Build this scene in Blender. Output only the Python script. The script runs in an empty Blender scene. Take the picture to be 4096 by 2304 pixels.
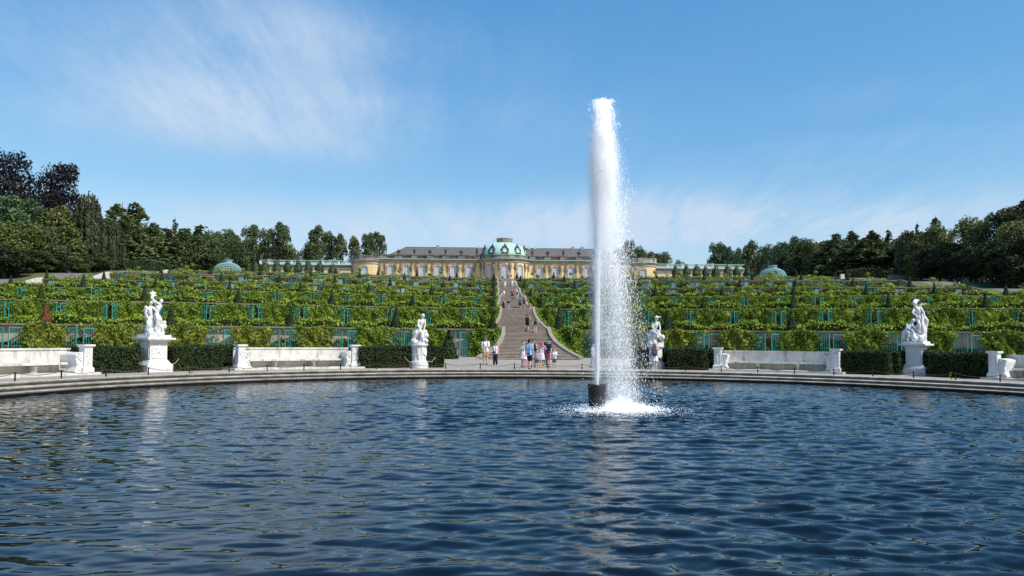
import bpy, bmesh, math, random
import numpy as np
from mathutils import Vector, Matrix
R = math.radians
rnd = random.Random(7)
rng = np.random.default_rng(11)
scene = bpy.context.scene
C = scene.collection

# ---------------------------------------------------------------- camera
FPX = 3185.8                       # focal length of a 28 mm lens on a 4096 px wide picture
YAW, PITCH, ROLL = math.atan(71/3186), math.atan(207/3186), 0.008
CAM = Vector((-3.23, 0, 1.75))
fwd = Vector((math.sin(YAW)*math.cos(PITCH), math.cos(YAW)*math.cos(PITCH), math.sin(PITCH)))
r0 = Vector((math.cos(YAW), -math.sin(YAW), 0)); u0 = r0.cross(fwd)
RT = r0*math.cos(ROLL)+u0*math.sin(ROLL); UP = u0*math.cos(ROLL)-r0*math.sin(ROLL)
def ray(px, py): return fwd+RT*((px-2048)/FPX)-UP*((py-1152)/FPX)
def proj(p):
    d = Vector(p)-CAM; z = d.dot(fwd)
    return 2048+d.dot(RT)/z*FPX, 1152-d.dot(UP)/z*FPX
def at_z(px, py, z=0.0):
    d = ray(px, py); t = (z-CAM.z)/d.z; return CAM+d*t
def at_y(px, py, y):
    d = ray(px, py); return CAM+d*((y-CAM.y)/d.y)
BC = Vector((0, 25.0))             # centre of the basin
RB = 22.2                          # outer edge of its rim
def on_circle(px, r, py=1470):
    d = ray(px, py); d2 = Vector((d.x, d.y)).normalized(); o = Vector((CAM.x, CAM.y))-BC
    b = o.dot(d2); t = -b+math.sqrt(b*b-o.dot(o)+r*r); p = Vector((CAM.x, CAM.y))+d2*t
    return p
def phi_of(px, r):                 # angle from the garden axis as seen from the basin centre
    p = on_circle(px, r)-BC; return math.atan2(p.x, p.y)
def pol(phi, r, z=0): return Vector((BC.x+r*math.sin(phi), BC.y+r*math.cos(phi), z))

cam_d = bpy.data.cameras.new('camera'); cam = bpy.data.objects.new('camera', cam_d); C.objects.link(cam)
cam_d.lens = 28; cam_d.sensor_width = 36; cam_d.clip_start = 0.1; cam_d.clip_end = 12000
m = Matrix.Identity(4)
for i in range(3): m[i][0], m[i][1], m[i][2], m[i][3] = RT[i], UP[i], -fwd[i], CAM[i]
cam.matrix_world = m
scene.camera = cam

# ---------------------------------------------------------------- materials
def nt_new(name):
    mt = bpy.data.materials.new(name); mt.use_nodes = True; nt = mt.node_tree; nt.nodes.clear()
    out = nt.nodes.new('ShaderNodeOutputMaterial'); return mt, nt, out
def nd(nt, typ, **kw):
    n = nt.nodes.new(typ)
    for k, v in kw.items():
        if k.startswith('_'): setattr(n, k[1:], v)
        else: n.inputs[k.replace('__', ' ')].default_value = v
    return n
def ramp(nt, fac, stops):
    n = nt.nodes.new('ShaderNodeValToRGB'); cr = n.color_ramp
    while len(cr.elements) < len(stops): cr.elements.new(0.5)
    for e, (p, c) in zip(cr.elements, stops): e.position = p; e.color = (*c, 1) if len(c) == 3 else c
    nt.links.new(fac, n.inputs[0]); return n.outputs[0]
def mixc(nt, fac, a, b, mode='MIX'):
    n = nt.nodes.new('ShaderNodeMix'); n.data_type = 'RGBA'; n.blend_type = mode
    for sock, v in ((n.inputs[0], fac), (n.inputs[6], a), (n.inputs[7], b)):
        if isinstance(v, bpy.types.NodeSocket): nt.links.new(v, sock)
        elif isinstance(v, (int, float)): sock.default_value = v
        else: sock.default_value = (*v, 1)
    return n.outputs[2]
def M(name, c1, c2=None, scale=3.0, rough=0.7, bump=0.0, bscale=None, stretch=(1, 1, 1), streak=None, spec=0.3, metal=0.0):
    mt, nt, out = nt_new(name)
    b = nd(nt, 'ShaderNodeBsdfPrincipled', Roughness=rough, Metallic=metal); b.inputs['Specular IOR Level'].default_value = spec
    geo = nt.nodes.new('ShaderNodeNewGeometry'); mp = nt.nodes.new('ShaderNodeMapping'); mp.inputs['Scale'].default_value = stretch
    nt.links.new(geo.outputs['Position'], mp.inputs[0])
    if c2 is None: c2 = tuple(x*0.8 for x in c1)
    n1 = nd(nt, 'ShaderNodeTexNoise', Scale=scale, Detail=6.0, Roughness=0.65); nt.links.new(mp.outputs[0], n1.inputs['Vector'])
    col = ramp(nt, n1.outputs[0], [(0.32, c2), (0.66, c1)])
    if streak:
        mp2 = nt.nodes.new('ShaderNodeMapping'); mp2.inputs['Scale'].default_value = (3, 3, 0.5)
        nt.links.new(geo.outputs['Position'], mp2.inputs[0])
        n2 = nd(nt, 'ShaderNodeTexNoise', Scale=1.2, Detail=5.0, Roughness=0.7); nt.links.new(mp2.outputs[0], n2.inputs['Vector'])
        f = ramp(nt, n2.outputs[0], [(0.52, (0, 0, 0)), (0.72, (1, 1, 1))])
        col = mixc(nt, f, col, streak)
    nt.links.new(col, b.inputs['Base Color'])
    if bump:
        n3 = nd(nt, 'ShaderNodeTexNoise', Scale=bscale or scale*4, Detail=4.0); nt.links.new(geo.outputs['Position'], n3.inputs['Vector'])
        bp = nd(nt, 'ShaderNodeBump', Strength=bump, Distance=0.05); nt.links.new(n3.outputs[0], bp.inputs['Height']); nt.links.new(bp.outputs[0], b.inputs['Normal'])
    nt.links.new(b.outputs[0], out.inputs[0]); return mt
def LEAF(name, c1, c2, c3=None, scale=0.5, trans=0.22, rough=0.6):
    """leaves: each one its own tint, with lighter and darker clumps"""
    mt, nt, out = nt_new(name); geo = nt.nodes.new('ShaderNodeNewGeometry')
    n = nd(nt, 'ShaderNodeTexNoise', Scale=scale, Detail=3.0); nt.links.new(geo.outputs['Position'], n.inputs['Vector'])
    a = nt.nodes.new('ShaderNodeMath'); a.operation = 'MULTIPLY_ADD'; a.inputs[1].default_value = 0.55
    nt.links.new(geo.outputs['Random Per Island'], a.inputs[0])
    s = nt.nodes.new('ShaderNodeMath'); s.operation = 'MULTIPLY_ADD'; s.inputs[1].default_value = 1.5; s.inputs[2].default_value = -0.5
    nt.links.new(n.outputs[0], s.inputs[0]); nt.links.new(s.outputs[0], a.inputs[2])
    stops = [(0.1, c2), (0.75, c1)]
    if c3: stops.append((1.0, c3))
    col = ramp(nt, a.outputs[0], stops)
    d = nd(nt, 'ShaderNodeBsdfPrincipled', Roughness=rough); d.inputs['Specular IOR Level'].default_value = 0.25; t = nt.nodes.new('ShaderNodeBsdfTranslucent')
    nt.links.new(col, d.inputs['Base Color'])
    tc = mixc(nt, 1.0, col, (1.2, 1.25, 0.5), 'MULTIPLY'); nt.links.new(tc, t.inputs['Color'])
    mx = nt.nodes.new('ShaderNodeMixShader'); mx.inputs[0].default_value = trans
    nt.links.new(d.outputs[0], mx.inputs[1]); nt.links.new(t.outputs[0], mx.inputs[2]); nt.links.new(mx.outputs[0], out.inputs[0]); return mt
def FLAT(name, c, rough=0.7, spec=0.3, metal=0.0):
    mt, nt, out = nt_new(name); b = nd(nt, 'ShaderNodeBsdfPrincipled', Roughness=rough, Metallic=metal); b.inputs['Specular IOR Level'].default_value = spec
    geo = nt.nodes.new('ShaderNodeNewGeometry'); n = nd(nt, 'ShaderNodeTexNoise', Scale=9.0, Detail=3.0); nt.links.new(geo.outputs['Position'], n.inputs['Vector'])
    nt.links.new(ramp(nt, n.outputs[0], [(0.3, tuple(x*0.85 for x in c)), (0.7, tuple(min(1, x*1.08) for x in c))]), b.inputs['Base Color'])
    nt.links.new(b.outputs[0], out.inputs[0]); return mt

# ---------------------------------------------------------------- mesh helpers
def link(name, me, mat=None, parent=None, loc=None, rotz=None):
    o = bpy.data.objects.new(name, me); C.objects.link(o)
    if mat is not None and me is not None and not me.materials: me.materials.append(mat)
    if parent is not None: o.parent = parent
    if loc is not None: o.location = loc
    if rotz is not None: o.rotation_euler = (0, 0, rotz)
    return o
def set_mat(o, mat):               # this copy's own material on shared mesh data
    o.material_slots[0].link = 'OBJECT'; o.material_slots[0].material = mat
def tag(o, label=None, cat=None, group=None, kind=None):
    if label: o['label'] = label
    if cat: o['category'] = cat
    if group: o['group'] = group
    if kind: o['kind'] = kind
    return o
def thing(name, label, cat, loc=(0, 0, 0), rotz=0, group=None):
    o = bpy.data.objects.new(name, None); C.objects.link(o); o.location = loc; o.rotation_euler = (0, 0, rotz); o.empty_display_size = 0.2
    return tag(o, label, cat, group)
def copy_tree(o, parent=None):
    c = o.copy(); C.objects.link(c)
    if parent is not None: c.parent = parent
    for ch in list(o.children): copy_tree(ch, c)
    return c
def np_mesh(name, V, F):
    V = np.asarray(V, dtype=np.float32); F = np.asarray(F, dtype=np.int32); k = F.shape[1]
    me = bpy.data.meshes.new(name); me.vertices.add(len(V)); me.vertices.foreach_set('co', V.ravel())
    me.loops.add(F.size); me.loops.foreach_set('vertex_index', F.ravel())
    me.polygons.add(len(F)); me.polygons.foreach_set('loop_start', np.arange(0, F.size, k, dtype=np.int32))
    me.update(calc_edges=True); return me
def smooth(me):
    me.polygons.foreach_set('use_smooth', np.ones(len(me.polygons), dtype=bool)); me.update(); return me
class MB:
    def __init__(s): s.v = []; s.f = []
    def add(s, V, F, T=None):
        n = len(s.v)
        s.v += [tuple(T @ Vector(p)) if T is not None else tuple(p) for p in V]; s.f += [tuple(i+n for i in f) for f in F]; return s
    def box(s, a, b, T=None):
        (x0, y0, z0), (x1, y1, z1) = a, b
        return s.add([(x0, y0, z0), (x1, y0, z0), (x1, y1, z0), (x0, y1, z0), (x0, y0, z1), (x1, y0, z1), (x1, y1, z1), (x0, y1, z1)],
                     [(0, 3, 2, 1), (4, 5, 6, 7), (0, 1, 5, 4), (1, 2, 6, 5), (2, 3, 7, 6), (3, 0, 4, 7)], T)
    def frus(s, z0, a0, z1, a1, T=None, b0=None, b1=None):      # tapered square block
        b0 = a0 if b0 is None else b0; b1 = a1 if b1 is None else b1
        return s.add([(-a0, -b0, z0), (a0, -b0, z0), (a0, b0, z0), (-a0, b0, z0), (-a1, -b1, z1), (a1, -b1, z1), (a1, b1, z1), (-a1, b1, z1)],
                     [(0, 3, 2, 1), (4, 5, 6, 7), (0, 1, 5, 4), (1, 2, 6, 5), (2, 3, 7, 6), (3, 0, 4, 7)], T)
    def lathe(s, prof, n=16, T=None, a0=0, a1=2*math.pi, caps=True):
        full = abs(a1-a0-2*math.pi) < 1e-6; k = n if full else n+1; V = []; F = []
        for r, z in prof:
            for i in range(k):
                a = a0+(a1-a0)*i/n; V.append((r*math.cos(a), r*math.sin(a), z))
        for j in range(len(prof)-1):
            for i in range(n):
                i2 = (i+1) % k; F.append((j*k+i, j*k+i2, (j+1)*k+i2, (j+1)*k+i))
        if caps and full:
            F.append(tuple(range(k))[::-1]); F.append(tuple(range((len(prof)-1)*k, len(prof)*k)))
        return s.add(V, F, T)
    def tube(s, pts, rad, n=6, T=None):
        pts = [Vector(p) for p in pts]; rr = rad if isinstance(rad, (list, tuple)) else [rad]*len(pts); V = []; F = []
        for i, p in enumerate(pts):
            d = (pts[min(i+1, len(pts)-1)]-pts[max(i-1, 0)]).normalized(); a = d.orthogonal().normalized(); b = d.cross(a)
            if i and (a.dot(pa) < 0.99):
                a = (pa-d*pa.dot(d)).normalized(); b = d.cross(a)
            pa = a
            for j in range(n):
                t = 2*math.pi*j/n; V.append(p+(a*math.cos(t)+b*math.sin(t))*rr[i])
        for i in range(len(pts)-1):
            for j in range(n): F.append((i*n+j, i*n+(j+1) % n, (i+1)*n+(j+1) % n, (i+1)*n+j))
        F.append(tuple(range(n))[::-1]); F.append(tuple(range((len(pts)-1)*n, len(pts)*n)))
        return s.add(V, F, T)
    def mesh(s, name, sm=False):
        me = bpy.data.meshes.new(name); me.from_pydata(s.v, [], s.f); me.update()
        if sm: smooth(me)
        return me
    def build(s, name, mat, parent=None, loc=None, rotz=None, sm=False):
        return link(name, s.mesh(name, sm), mat, parent, loc, rotz)
def TR(loc, rz=0): return Matrix.Translation(Vector(loc)) @ Matrix.Rotation(rz, 4, 'Z')

def leaf_cards(P, size, N=None, bias=0.6, asp=1.25, droop=0.0, seed=0):
    """one folded leaf-shaped quad per point; N = preferred facing"""
    g = np.random.default_rng(seed); n = len(P)
    nn = g.normal(size=(n, 3)); nn /= np.linalg.norm(nn, axis=1)[:, None]
    if N is not None: nn = nn*(1-bias)+N*bias; nn /= np.linalg.norm(nn, axis=1)[:, None]+1e-9
    t = g.normal(size=(n, 3)); t[:, 2] -= droop*2; t -= nn*(t*nn).sum(1)[:, None]; t /= np.linalg.norm(t, axis=1)[:, None]+1e-9
    b = np.cross(nn, t); s = (size*g.uniform(0.6, 1.35, n))[:, None]
    V = np.empty((n, 4, 3)); V[:, 0] = P-t*s*0.5*asp; V[:, 1] = P+b*s*0.45+nn*s*0.12; V[:, 2] = P+t*s*0.5*asp; V[:, 3] = P-b*s*0.45+nn*s*0.12
    return V.reshape(-1, 3), np.arange(4*n).reshape(n, 4)

# blob: overlapping tapered capsules fused into one continuous skin
def sphere_v(c, r, n=10, sq=(1, 1, 1)):
    V = [(c[0], c[1], c[2]-r*sq[2])]; F = []
    for i in range(1, n//2):
        a = -math.pi/2+math.pi*i/(n//2)
        for j in range(n): t = 2*math.pi*j/n; V.append((c[0]+r*sq[0]*math.cos(a)*math.cos(t), c[1]+r*sq[1]*math.cos(a)*math.sin(t), c[2]+r*sq[2]*math.sin(a)))
    V.append((c[0], c[1], c[2]+r*sq[2])); L = n//2-1
    for j in range(n): F.append((0, 1+(j+1) % n, 1+j)); F.append((len(V)-1, 1+(L-1)*n+j, 1+(L-1)*n+(j+1) % n))
    for i in range(L-1):
        for j in range(n): F.append((1+i*n+j, 1+i*n+(j+1) % n, 1+(i+1)*n+(j+1) % n, 1+(i+1)*n+j))
    return V, F
def blob_mesh(name, chains, voxel, extra=None, sm_iter=2):
    mb = MB()
    for ch in chains:
        for i, (p, r) in enumerate(ch):
            mb.add(*sphere_v(p, r))
            if i:
                q, rq = ch[i-1]
                if (Vector(p)-Vector(q)).length > 1e-4: mb.tube([q, p], [rq, r], 10)
    if extra:
        for V, F in extra: mb.add(V, F)
    me = mb.mesh('raw'); o = bpy.data.objects.new('raw', me); C.objects.link(o)
    md = o.modifiers.new('r', 'REMESH'); md.mode = 'VOXEL'; md.voxel_size = voxel; md.use_smooth_shade = True
    if sm_iter: s = o.modifiers.new('s', 'SMOOTH'); s.factor = 0.5; s.iterations = sm_iter
    dg = bpy.context.evaluated_depsgraph_get(); dg.update()
    res = bpy.data.meshes.new_from_object(o.evaluated_get(dg), depsgraph=dg); res.name = name
    bpy.data.objects.remove(o); bpy.data.meshes.remove(me)
    res.materials.clear(); return smooth(res)
ORD = ['first', 'second', 'third', 'fourth', 'fifth', 'sixth', 'seventh', 'eighth', 'ninth', 'tenth', 'eleventh', 'twelfth', 'thirteenth',
       'fourteenth', 'fifteenth', 'sixteenth', 'seventeenth', 'eighteenth', 'nineteenth', 'twentieth']
# ---------------------------------------------------------------- tuning
SPOTS = [(1180, 190, .12, .05, .40), (950, 400, .13, .035, .62), (500, 460, .11, .03, .38), (1540, 410, .07, .022, .40), (1200, 560, .13, .028, .55), (450, 190, .20, .06, .34), (1000, 40, .12, .035, .28), (2000, 480, .16, .03, .2), (1650, 200, .12, .035, .28), (1900, 860, .36, .022, .40), (2750, 860, .28, .028, .95), (3250, 890, .26, .028, .8), (2500, 930, .3, .02, .5), (3600, 560, .16, .014, .22), (3800, 350, .14, .02, .18), (3400, 680, .22, .02, .2), (1000, 920, .40, .030, .4), (2048, 985, 1.2, .022, .15)]
CLOUD_COL = (6.2, 7.4, 9.0)
SUN_E = 5.0
WAVE = 0.0080
D_BODY, D_VEIL = 12.0, 2.6
# ---------------------------------------------------------------- palette
marble = M('white_marble', (0.75, 0.74, 0.71), (0.62, 0.61, 0.58), 5, 0.5, 0.3, 25, streak=(0.50, 0.49, 0.46))
marble_old = M('weathered_marble', (0.72, 0.69, 0.62), (0.50, 0.47, 0.41), 2.2, 0.65, 0.3, 18, streak=(0.22, 0.20, 0.17))
sandstone = M('beige_stone', (0.46, 0.38, 0.29), (0.30, 0.25, 0.19), 1.5, 0.85, 0.4, 12, streak=(0.12, 0.10, 0.08))
coping_m = M('grey_brown_stone', (0.24, 0.20, 0.15), (0.12, 0.10, 0.08), 1.2, 0.85, 0.4, 10)
brick = M('brick_and_plaster', (0.40, 0.27, 0.21), (0.28, 0.21, 0.17), 0.8, 0.9, 0.3, 8)
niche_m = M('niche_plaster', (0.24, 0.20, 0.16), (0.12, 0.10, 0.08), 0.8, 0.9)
teal = FLAT('teal_paint', (0.031, 0.265, 0.232), 0.45)
pane_m = FLAT('grey_green_glass', (0.22, 0.27, 0.27), 0.25, 0.5)  # even grey-green colour for the closed gate panes
gravel = M('pale_gravel', (0.42, 0.37, 0.31), (0.33, 0.29, 0.24), 1.2, 0.95, 0.6, 90)
asphalt = M('grey_path', (0.20, 0.18, 0.18), (0.15, 0.135, 0.135), 1.5, 0.95, 0.3, 40)
grass_m = M('short_grass', (0.13, 0.15, 0.045), (0.075, 0.10, 0.03), 0.7, 0.95, 0.6, 30)
soil = M('dark_soil', (0.08, 0.075, 0.05), (0.04, 0.045, 0.025), 0.6, 0.95)
dark_iron = FLAT('black_iron', (0.012, 0.011, 0.010), 0.45)
rope_m = FLAT('rusty_rope', (0.10, 0.055, 0.04), 0.8)
pale_rope = FLAT('pale_rope', (0.55, 0.47, 0.30), 0.8)
hedge_leaf = LEAF('yew_hedge_leaves', (0.043, 0.068, 0.021), (0.015, 0.027, 0.009), (0.075, 0.106, 0.027), 2.5, 0.06)
cone_leaf = LEAF('yew_cone_leaves', (0.032, 0.059, 0.015), (0.014, 0.030, 0.008), (0.052, 0.081, 0.019), 3, 0.08)
dead_leaf = LEAF('brown_yew_leaves', (0.20, 0.075, 0.035), (0.10, 0.035, 0.015), None, 3, 0.05)
hedge_core = FLAT('hedge_shade', (0.006, 0.010, 0.004), 0.95, 0.0)  # near-black fill colour standing for the shade inside hedges and yews
vine_a = LEAF('vine_leaves', (0.24, 0.35, 0.040), (0.070, 0.122, 0.015), (0.36, 0.44, 0.06), 1.0, 0.28)
vine_b = LEAF('pale_vine_leaves', (0.29, 0.34, 0.045), (0.06, 0.10, 0.012), (0.46, 0.42, 0.06), 1.2, 0.25)
vine_c = LEAF('thin_vine_leaves', (0.150, 0.195, 0.038), (0.045, 0.075, 0.018), (0.255, 0.255, 0.060), 1.0, 0.2)
vine_top = LEAF('hedge_vine_leaves', (0.31, 0.40, 0.045), (0.075, 0.135, 0.016), (0.44, 0.52, 0.075), 0.8, 0.25)
vine_core = FLAT('vine_shade', (0.016, 0.026, 0.008), 0.95, 0.0)  # near-black colour painted as the shade deep among vine leaves
std_leaf = LEAF('standard_tree_leaves', (0.264, 0.312, 0.036), (0.108, 0.156, 0.018), (0.408, 0.360, 0.048), 2, 0.25)
bark = M('bark', (0.085, 0.065, 0.05), (0.045, 0.035, 0.028), 3, 0.95)
palace_yellow = M('yellow_plaster', (0.80, 0.61, 0.30), (0.72, 0.53, 0.25), 0.4, 0.85)
pav_yellow = M('cream_plaster', (0.70, 0.54, 0.27), (0.60, 0.46, 0.23), 0.5, 0.85)
wing_cream = M('pale_cream_plaster', (0.72, 0.62, 0.40), (0.62, 0.52, 0.34), 0.5, 0.85)
stone_grey = M('weathered_sandstone', (0.46, 0.39, 0.30), (0.28, 0.235, 0.185), 0.7, 0.85, streak=(0.10, 0.09, 0.08))
stone_dark = M('blackened_sandstone', (0.30, 0.26, 0.21), (0.07, 0.062, 0.055), 0.6, 0.85)
figure_stone = M('figure_sandstone', (0.33, 0.26, 0.19), (0.15, 0.12, 0.09), 2.0, 0.85)
urn_stone = M('dark_urn_stone', (0.10, 0.085, 0.07), (0.035, 0.03, 0.026), 2.0, 0.85)
copper_green = M('copper_patina', (0.46, 0.69, 0.59), (0.36, 0.58, 0.49), 0.5, 0.6, streak=(0.30, 0.48, 0.40))
slate = M('slate_roof', (0.165, 0.148, 0.138), (0.10, 0.09, 0.085), 1.3, 0.75, 0.3, 4, stretch=(1, 1, 3))
win_white = FLAT('white_window_paint', (0.72, 0.73, 0.76), 0.5)
glass_m = M('pale_window_glass', (0.46, 0.50, 0.56), (0.34, 0.38, 0.45), 0.9, 0.12, spec=0.6)  # white blinds and sky reflection painted into the glass colour
glass_d = FLAT('dark_window_glass', (0.06, 0.07, 0.09), 0.12, 0.6)
gold = FLAT('gilded_metal', (0.85, 0.45, 0.09), 0.35, 0.5, 0.7)
trellis_m = FLAT('pale_green_lattice', (0.26, 0.42, 0.40), 0.6)
letter_m = FLAT('dark_bronze_letters', (0.05, 0.04, 0.03), 0.5)
lime = LEAF('lime_leaves', (0.102, 0.141, 0.050), (0.031, 0.050, 0.020), (0.167, 0.206, 0.068), 0.22, 0.12)
olive = LEAF('olive_green_leaves', (0.150, 0.178, 0.052), (0.045, 0.06, 0.02), (0.24, 0.26, 0.075), 0.22, 0.14)
bluegreen = LEAF('blue_green_leaves', (0.092, 0.156, 0.062), (0.030, 0.055, 0.024), (0.156, 0.230, 0.092), 0.22, 0.12)
copper_l = LEAF('copper_beech_leaves', (0.017, 0.015, 0.016), (0.007, 0.006, 0.007), (0.032, 0.028, 0.028), 0.3, 0.05)
larch_l = LEAF('larch_needles', (0.142, 0.180, 0.070), (0.045, 0.062, 0.024), (0.21, 0.25, 0.10), 0.25, 0.12)
spruce_l = LEAF('spruce_needles', (0.105, 0.138, 0.058), (0.032, 0.046, 0.020), (0.16, 0.20, 0.08), 0.25, 0.1)
weep_l = LEAF('weeping_beech_leaves', (0.095, 0.110, 0.055), (0.022, 0.028, 0.015), (0.16, 0.165, 0.085), 0.3, 0.1)
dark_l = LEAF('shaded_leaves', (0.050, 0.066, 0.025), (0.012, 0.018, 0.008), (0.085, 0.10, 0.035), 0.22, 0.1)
round_l = LEAF('clipped_tree_leaves', (0.063, 0.108, 0.045), (0.021, 0.042, 0.018), (0.098, 0.150, 0.060), 0.5, 0.1)

# ---------------------------------------------------------------- sky, sun
SUN_EL = R(47); SD = Vector((0.84, -0.54, 0)).normalized()
w = bpy.data.worlds.new('World'); scene.world = w; w.use_nodes = True; nt = w.node_tree; nt.nodes.clear()
out = nt.nodes.new('ShaderNodeOutputWorld'); bg = nd(nt, 'ShaderNodeBackground', Strength=0.1)
sky = nt.nodes.new('ShaderNodeTexSky'); sky.sky_type = 'NISHITA'; sky.sun_disc = False
sky.sun_elevation = SUN_EL; sky.sun_rotation = math.atan2(SD.x, SD.y); sky.altitude = 0; sky.air_density = 1.0; sky.dust_density = 0.4; sky.ozone_density = 2.2
tc = nt.nodes.new('ShaderNodeTexCoord')
def vmath(op, a, b=None):
    n = nt.nodes.new('ShaderNodeVectorMath'); n.operation = op
    for s_, v in zip(n.inputs, (a, b)):
        if v is None: continue
        if isinstance(v, bpy.types.NodeSocket): nt.links.new(v, s_)
        else: s_.default_value = v
    return n.outputs['Value'] if op in ('DOT_PRODUCT', 'LENGTH') else n.outputs[0]
def fm(op, a, b=0.0, c=0.0, clamp=False):
    n = nt.nodes.new('ShaderNodeMath'); n.operation = op; n.use_clamp = clamp
    for s_, v in zip(n.inputs, (a, b, c)):
        if isinstance(v, bpy.types.NodeSocket): nt.links.new(v, s_)
        else: s_.default_value = v
    return n.outputs[0]
def mrange(v, a, b, c=0.0, d=1.0):
    n = nt.nodes.new('ShaderNodeMapRange'); n.interpolation_type = 'SMOOTHSTEP'
    nt.links.new(v, n.inputs[0])
    for i, x in enumerate((a, b, c, d)): n.inputs[i+1].default_value = x
    return n.outputs[0]
dirv = vmath('NORMALIZE', tc.outputs['Generated'])
sep = nt.nodes.new('ShaderNodeSeparateXYZ'); nt.links.new(dirv, sep.inputs[0])
dz = fm('ADD', fm('MAXIMUM', sep.outputs[2], 0.0), 0.16)
cx = fm('DIVIDE', sep.outputs[0], dz); cy = fm('DIVIDE', sep.outputs[1], dz)
comb = nt.nodes.new('ShaderNodeCombineXYZ'); nt.links.new(cx, comb.inputs[0]); nt.links.new(cy, comb.inputs[1])
def cloud_noise(scale, rot, stretch, detail=7.0, rough=0.6, dist=0.6, off=(0, 0, 0)):
    mp = nt.nodes.new('ShaderNodeMapping'); mp.inputs['Rotation'].default_value = (0, 0, rot); mp.inputs['Scale'].default_value = (*stretch, 1); mp.inputs['Location'].default_value = off
    nt.links.new(comb.outputs[0], mp.inputs[0])
    n = nd(nt, 'ShaderNodeTexNoise', Scale=scale, Detail=detail, Roughness=rough, Distortion=dist); nt.links.new(mp.outputs[0], n.inputs['Vector']); return n.outputs[0]
n_big = cloud_noise(1.3, 0.45, (1.0, 0.30)); n_fine = cloud_noise(8.0, 0.3, (1.0, 0.28), 8.0, 0.7, 0.4, (3, 1, 0))
n_mack = cloud_noise(34.0, 0.9, (1.0, 0.45), 3.0, 0.5, 0.9, (1, 5, 0))
tex = fm('ADD', fm('ADD', fm('MULTIPLY', n_big, 0.66), fm('MULTIPLY', n_fine, 0.28)), fm('MULTIPLY', n_mack, 0.06))
def spot(px, py, rx, ry, amt):     # a soft patch of cirrus around a direction in the sky
    d = ray(px, py).normalized(); a = d.cross(Vector((0, 0, 1))).normalized(); b = a.cross(d)
    u = fm('DIVIDE', vmath('DOT_PRODUCT', dirv, tuple(a)), rx); v = fm('DIVIDE', vmath('DOT_PRODUCT', dirv, tuple(b)), ry)
    f = fm('GREATER_THAN', vmath('DOT_PRODUCT', dirv, tuple(d)), 0.0)
    r2 = fm('ADD', fm('MULTIPLY', u, u), fm('MULTIPLY', v, v))
    return fm('MULTIPLY', fm('MULTIPLY', fm('EXPONENT', fm('MULTIPLY', r2, -1.0)), amt), f)
mask = None
for s_ in SPOTS:
    e = spot(*s_); mask = e if mask is None else fm('ADD', mask, e)
mask = fm('ADD', mask, 0.05)
cl = fm('MULTIPLY', mask, fm('ADD', fm('MULTIPLY', mrange(tex, 0.37, 0.66), 0.88), 0.12), 0, True)
cl = fm('MINIMUM', cl, 0.8)
# summer-noon grade of the clear sky: deeper blue overhead, pale towards the horizon
ssep = nt.nodes.new('ShaderNodeSeparateColor'); nt.links.new(sky.outputs[0], ssep.inputs[0]); scmb = nt.nodes.new('ShaderNodeCombineColor')
for i, (x0, y0, gm) in enumerate(((1.27, 1.04, 1.4), (2.12, 3.3, .86), (3.66, 6.8, .55))):
    nt.links.new(fm('MULTIPLY', fm('POWER', fm('DIVIDE', fm('MAXIMUM', ssep.outputs[i], 0.001), x0), gm), y0), scmb.inputs[i])
skyc = mixc(nt, cl, scmb.outputs[0], CLOUD_COL)
nt.links.new(skyc, bg.inputs['Color']); nt.links.new(bg.outputs[0], out.inputs[0])
sun_d = bpy.data.lights.new('sun', 'SUN'); sun_d.energy = SUN_E; sun_d.angle = R(0.5); sun_d.color = (1.0, 0.955, 0.88)
sun = bpy.data.objects.new('sun', sun_d); C.objects.link(sun)
sv = Vector((SD.x*math.cos(SUN_EL), SD.y*math.cos(SUN_EL), math.sin(SUN_EL)))
sun.rotation_euler = sv.to_track_quat('Z', 'Y').to_euler(); sun.location = (60, -40, 80)
scene.view_settings.view_transform = 'Standard'; scene.view_settings.look = 'None'; scene.view_settings.exposure = 0
scene.cycles.max_bounces = 12; scene.cycles.diffuse_bounces = 5; scene.cycles.transmission_bounces = 6; scene.cycles.transparent_max_bounces = 16
# ---------------------------------------------------------------- terrain
YK = [80, 111, 143, 173, 200, 232]
ZK = [0.0, 2.78, 6.1, 9.45, 12.8, 16.2, 19.5]
XE = 91.0
def dlt(x): return 17*(1-math.exp(-(x/45.0)**2))
def ywall(k, x): return YK[k-1]-dlt(x)
YR = [YK[i]-17 for i in range(6)]
def sstep(t): t = max(0.0, min(1.0, t)); return t*t*(3-2*t)
def zramp(y):
    for k in range(6, 0, -1):
        s = YR[k-1]-15
        if y >= s: return ZK[k-1]+(ZK[k]-ZK[k-1])*sstep((y-s)/17.0)
    return 0.0
def ground_z(x, y):
    if abs(x) > XE: return zramp(y) if y < 232 else ZK[6]
    for k in range(6, 0, -1):
        if y >= ywall(k, x): return ZK[k]
    return 0.0
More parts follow.
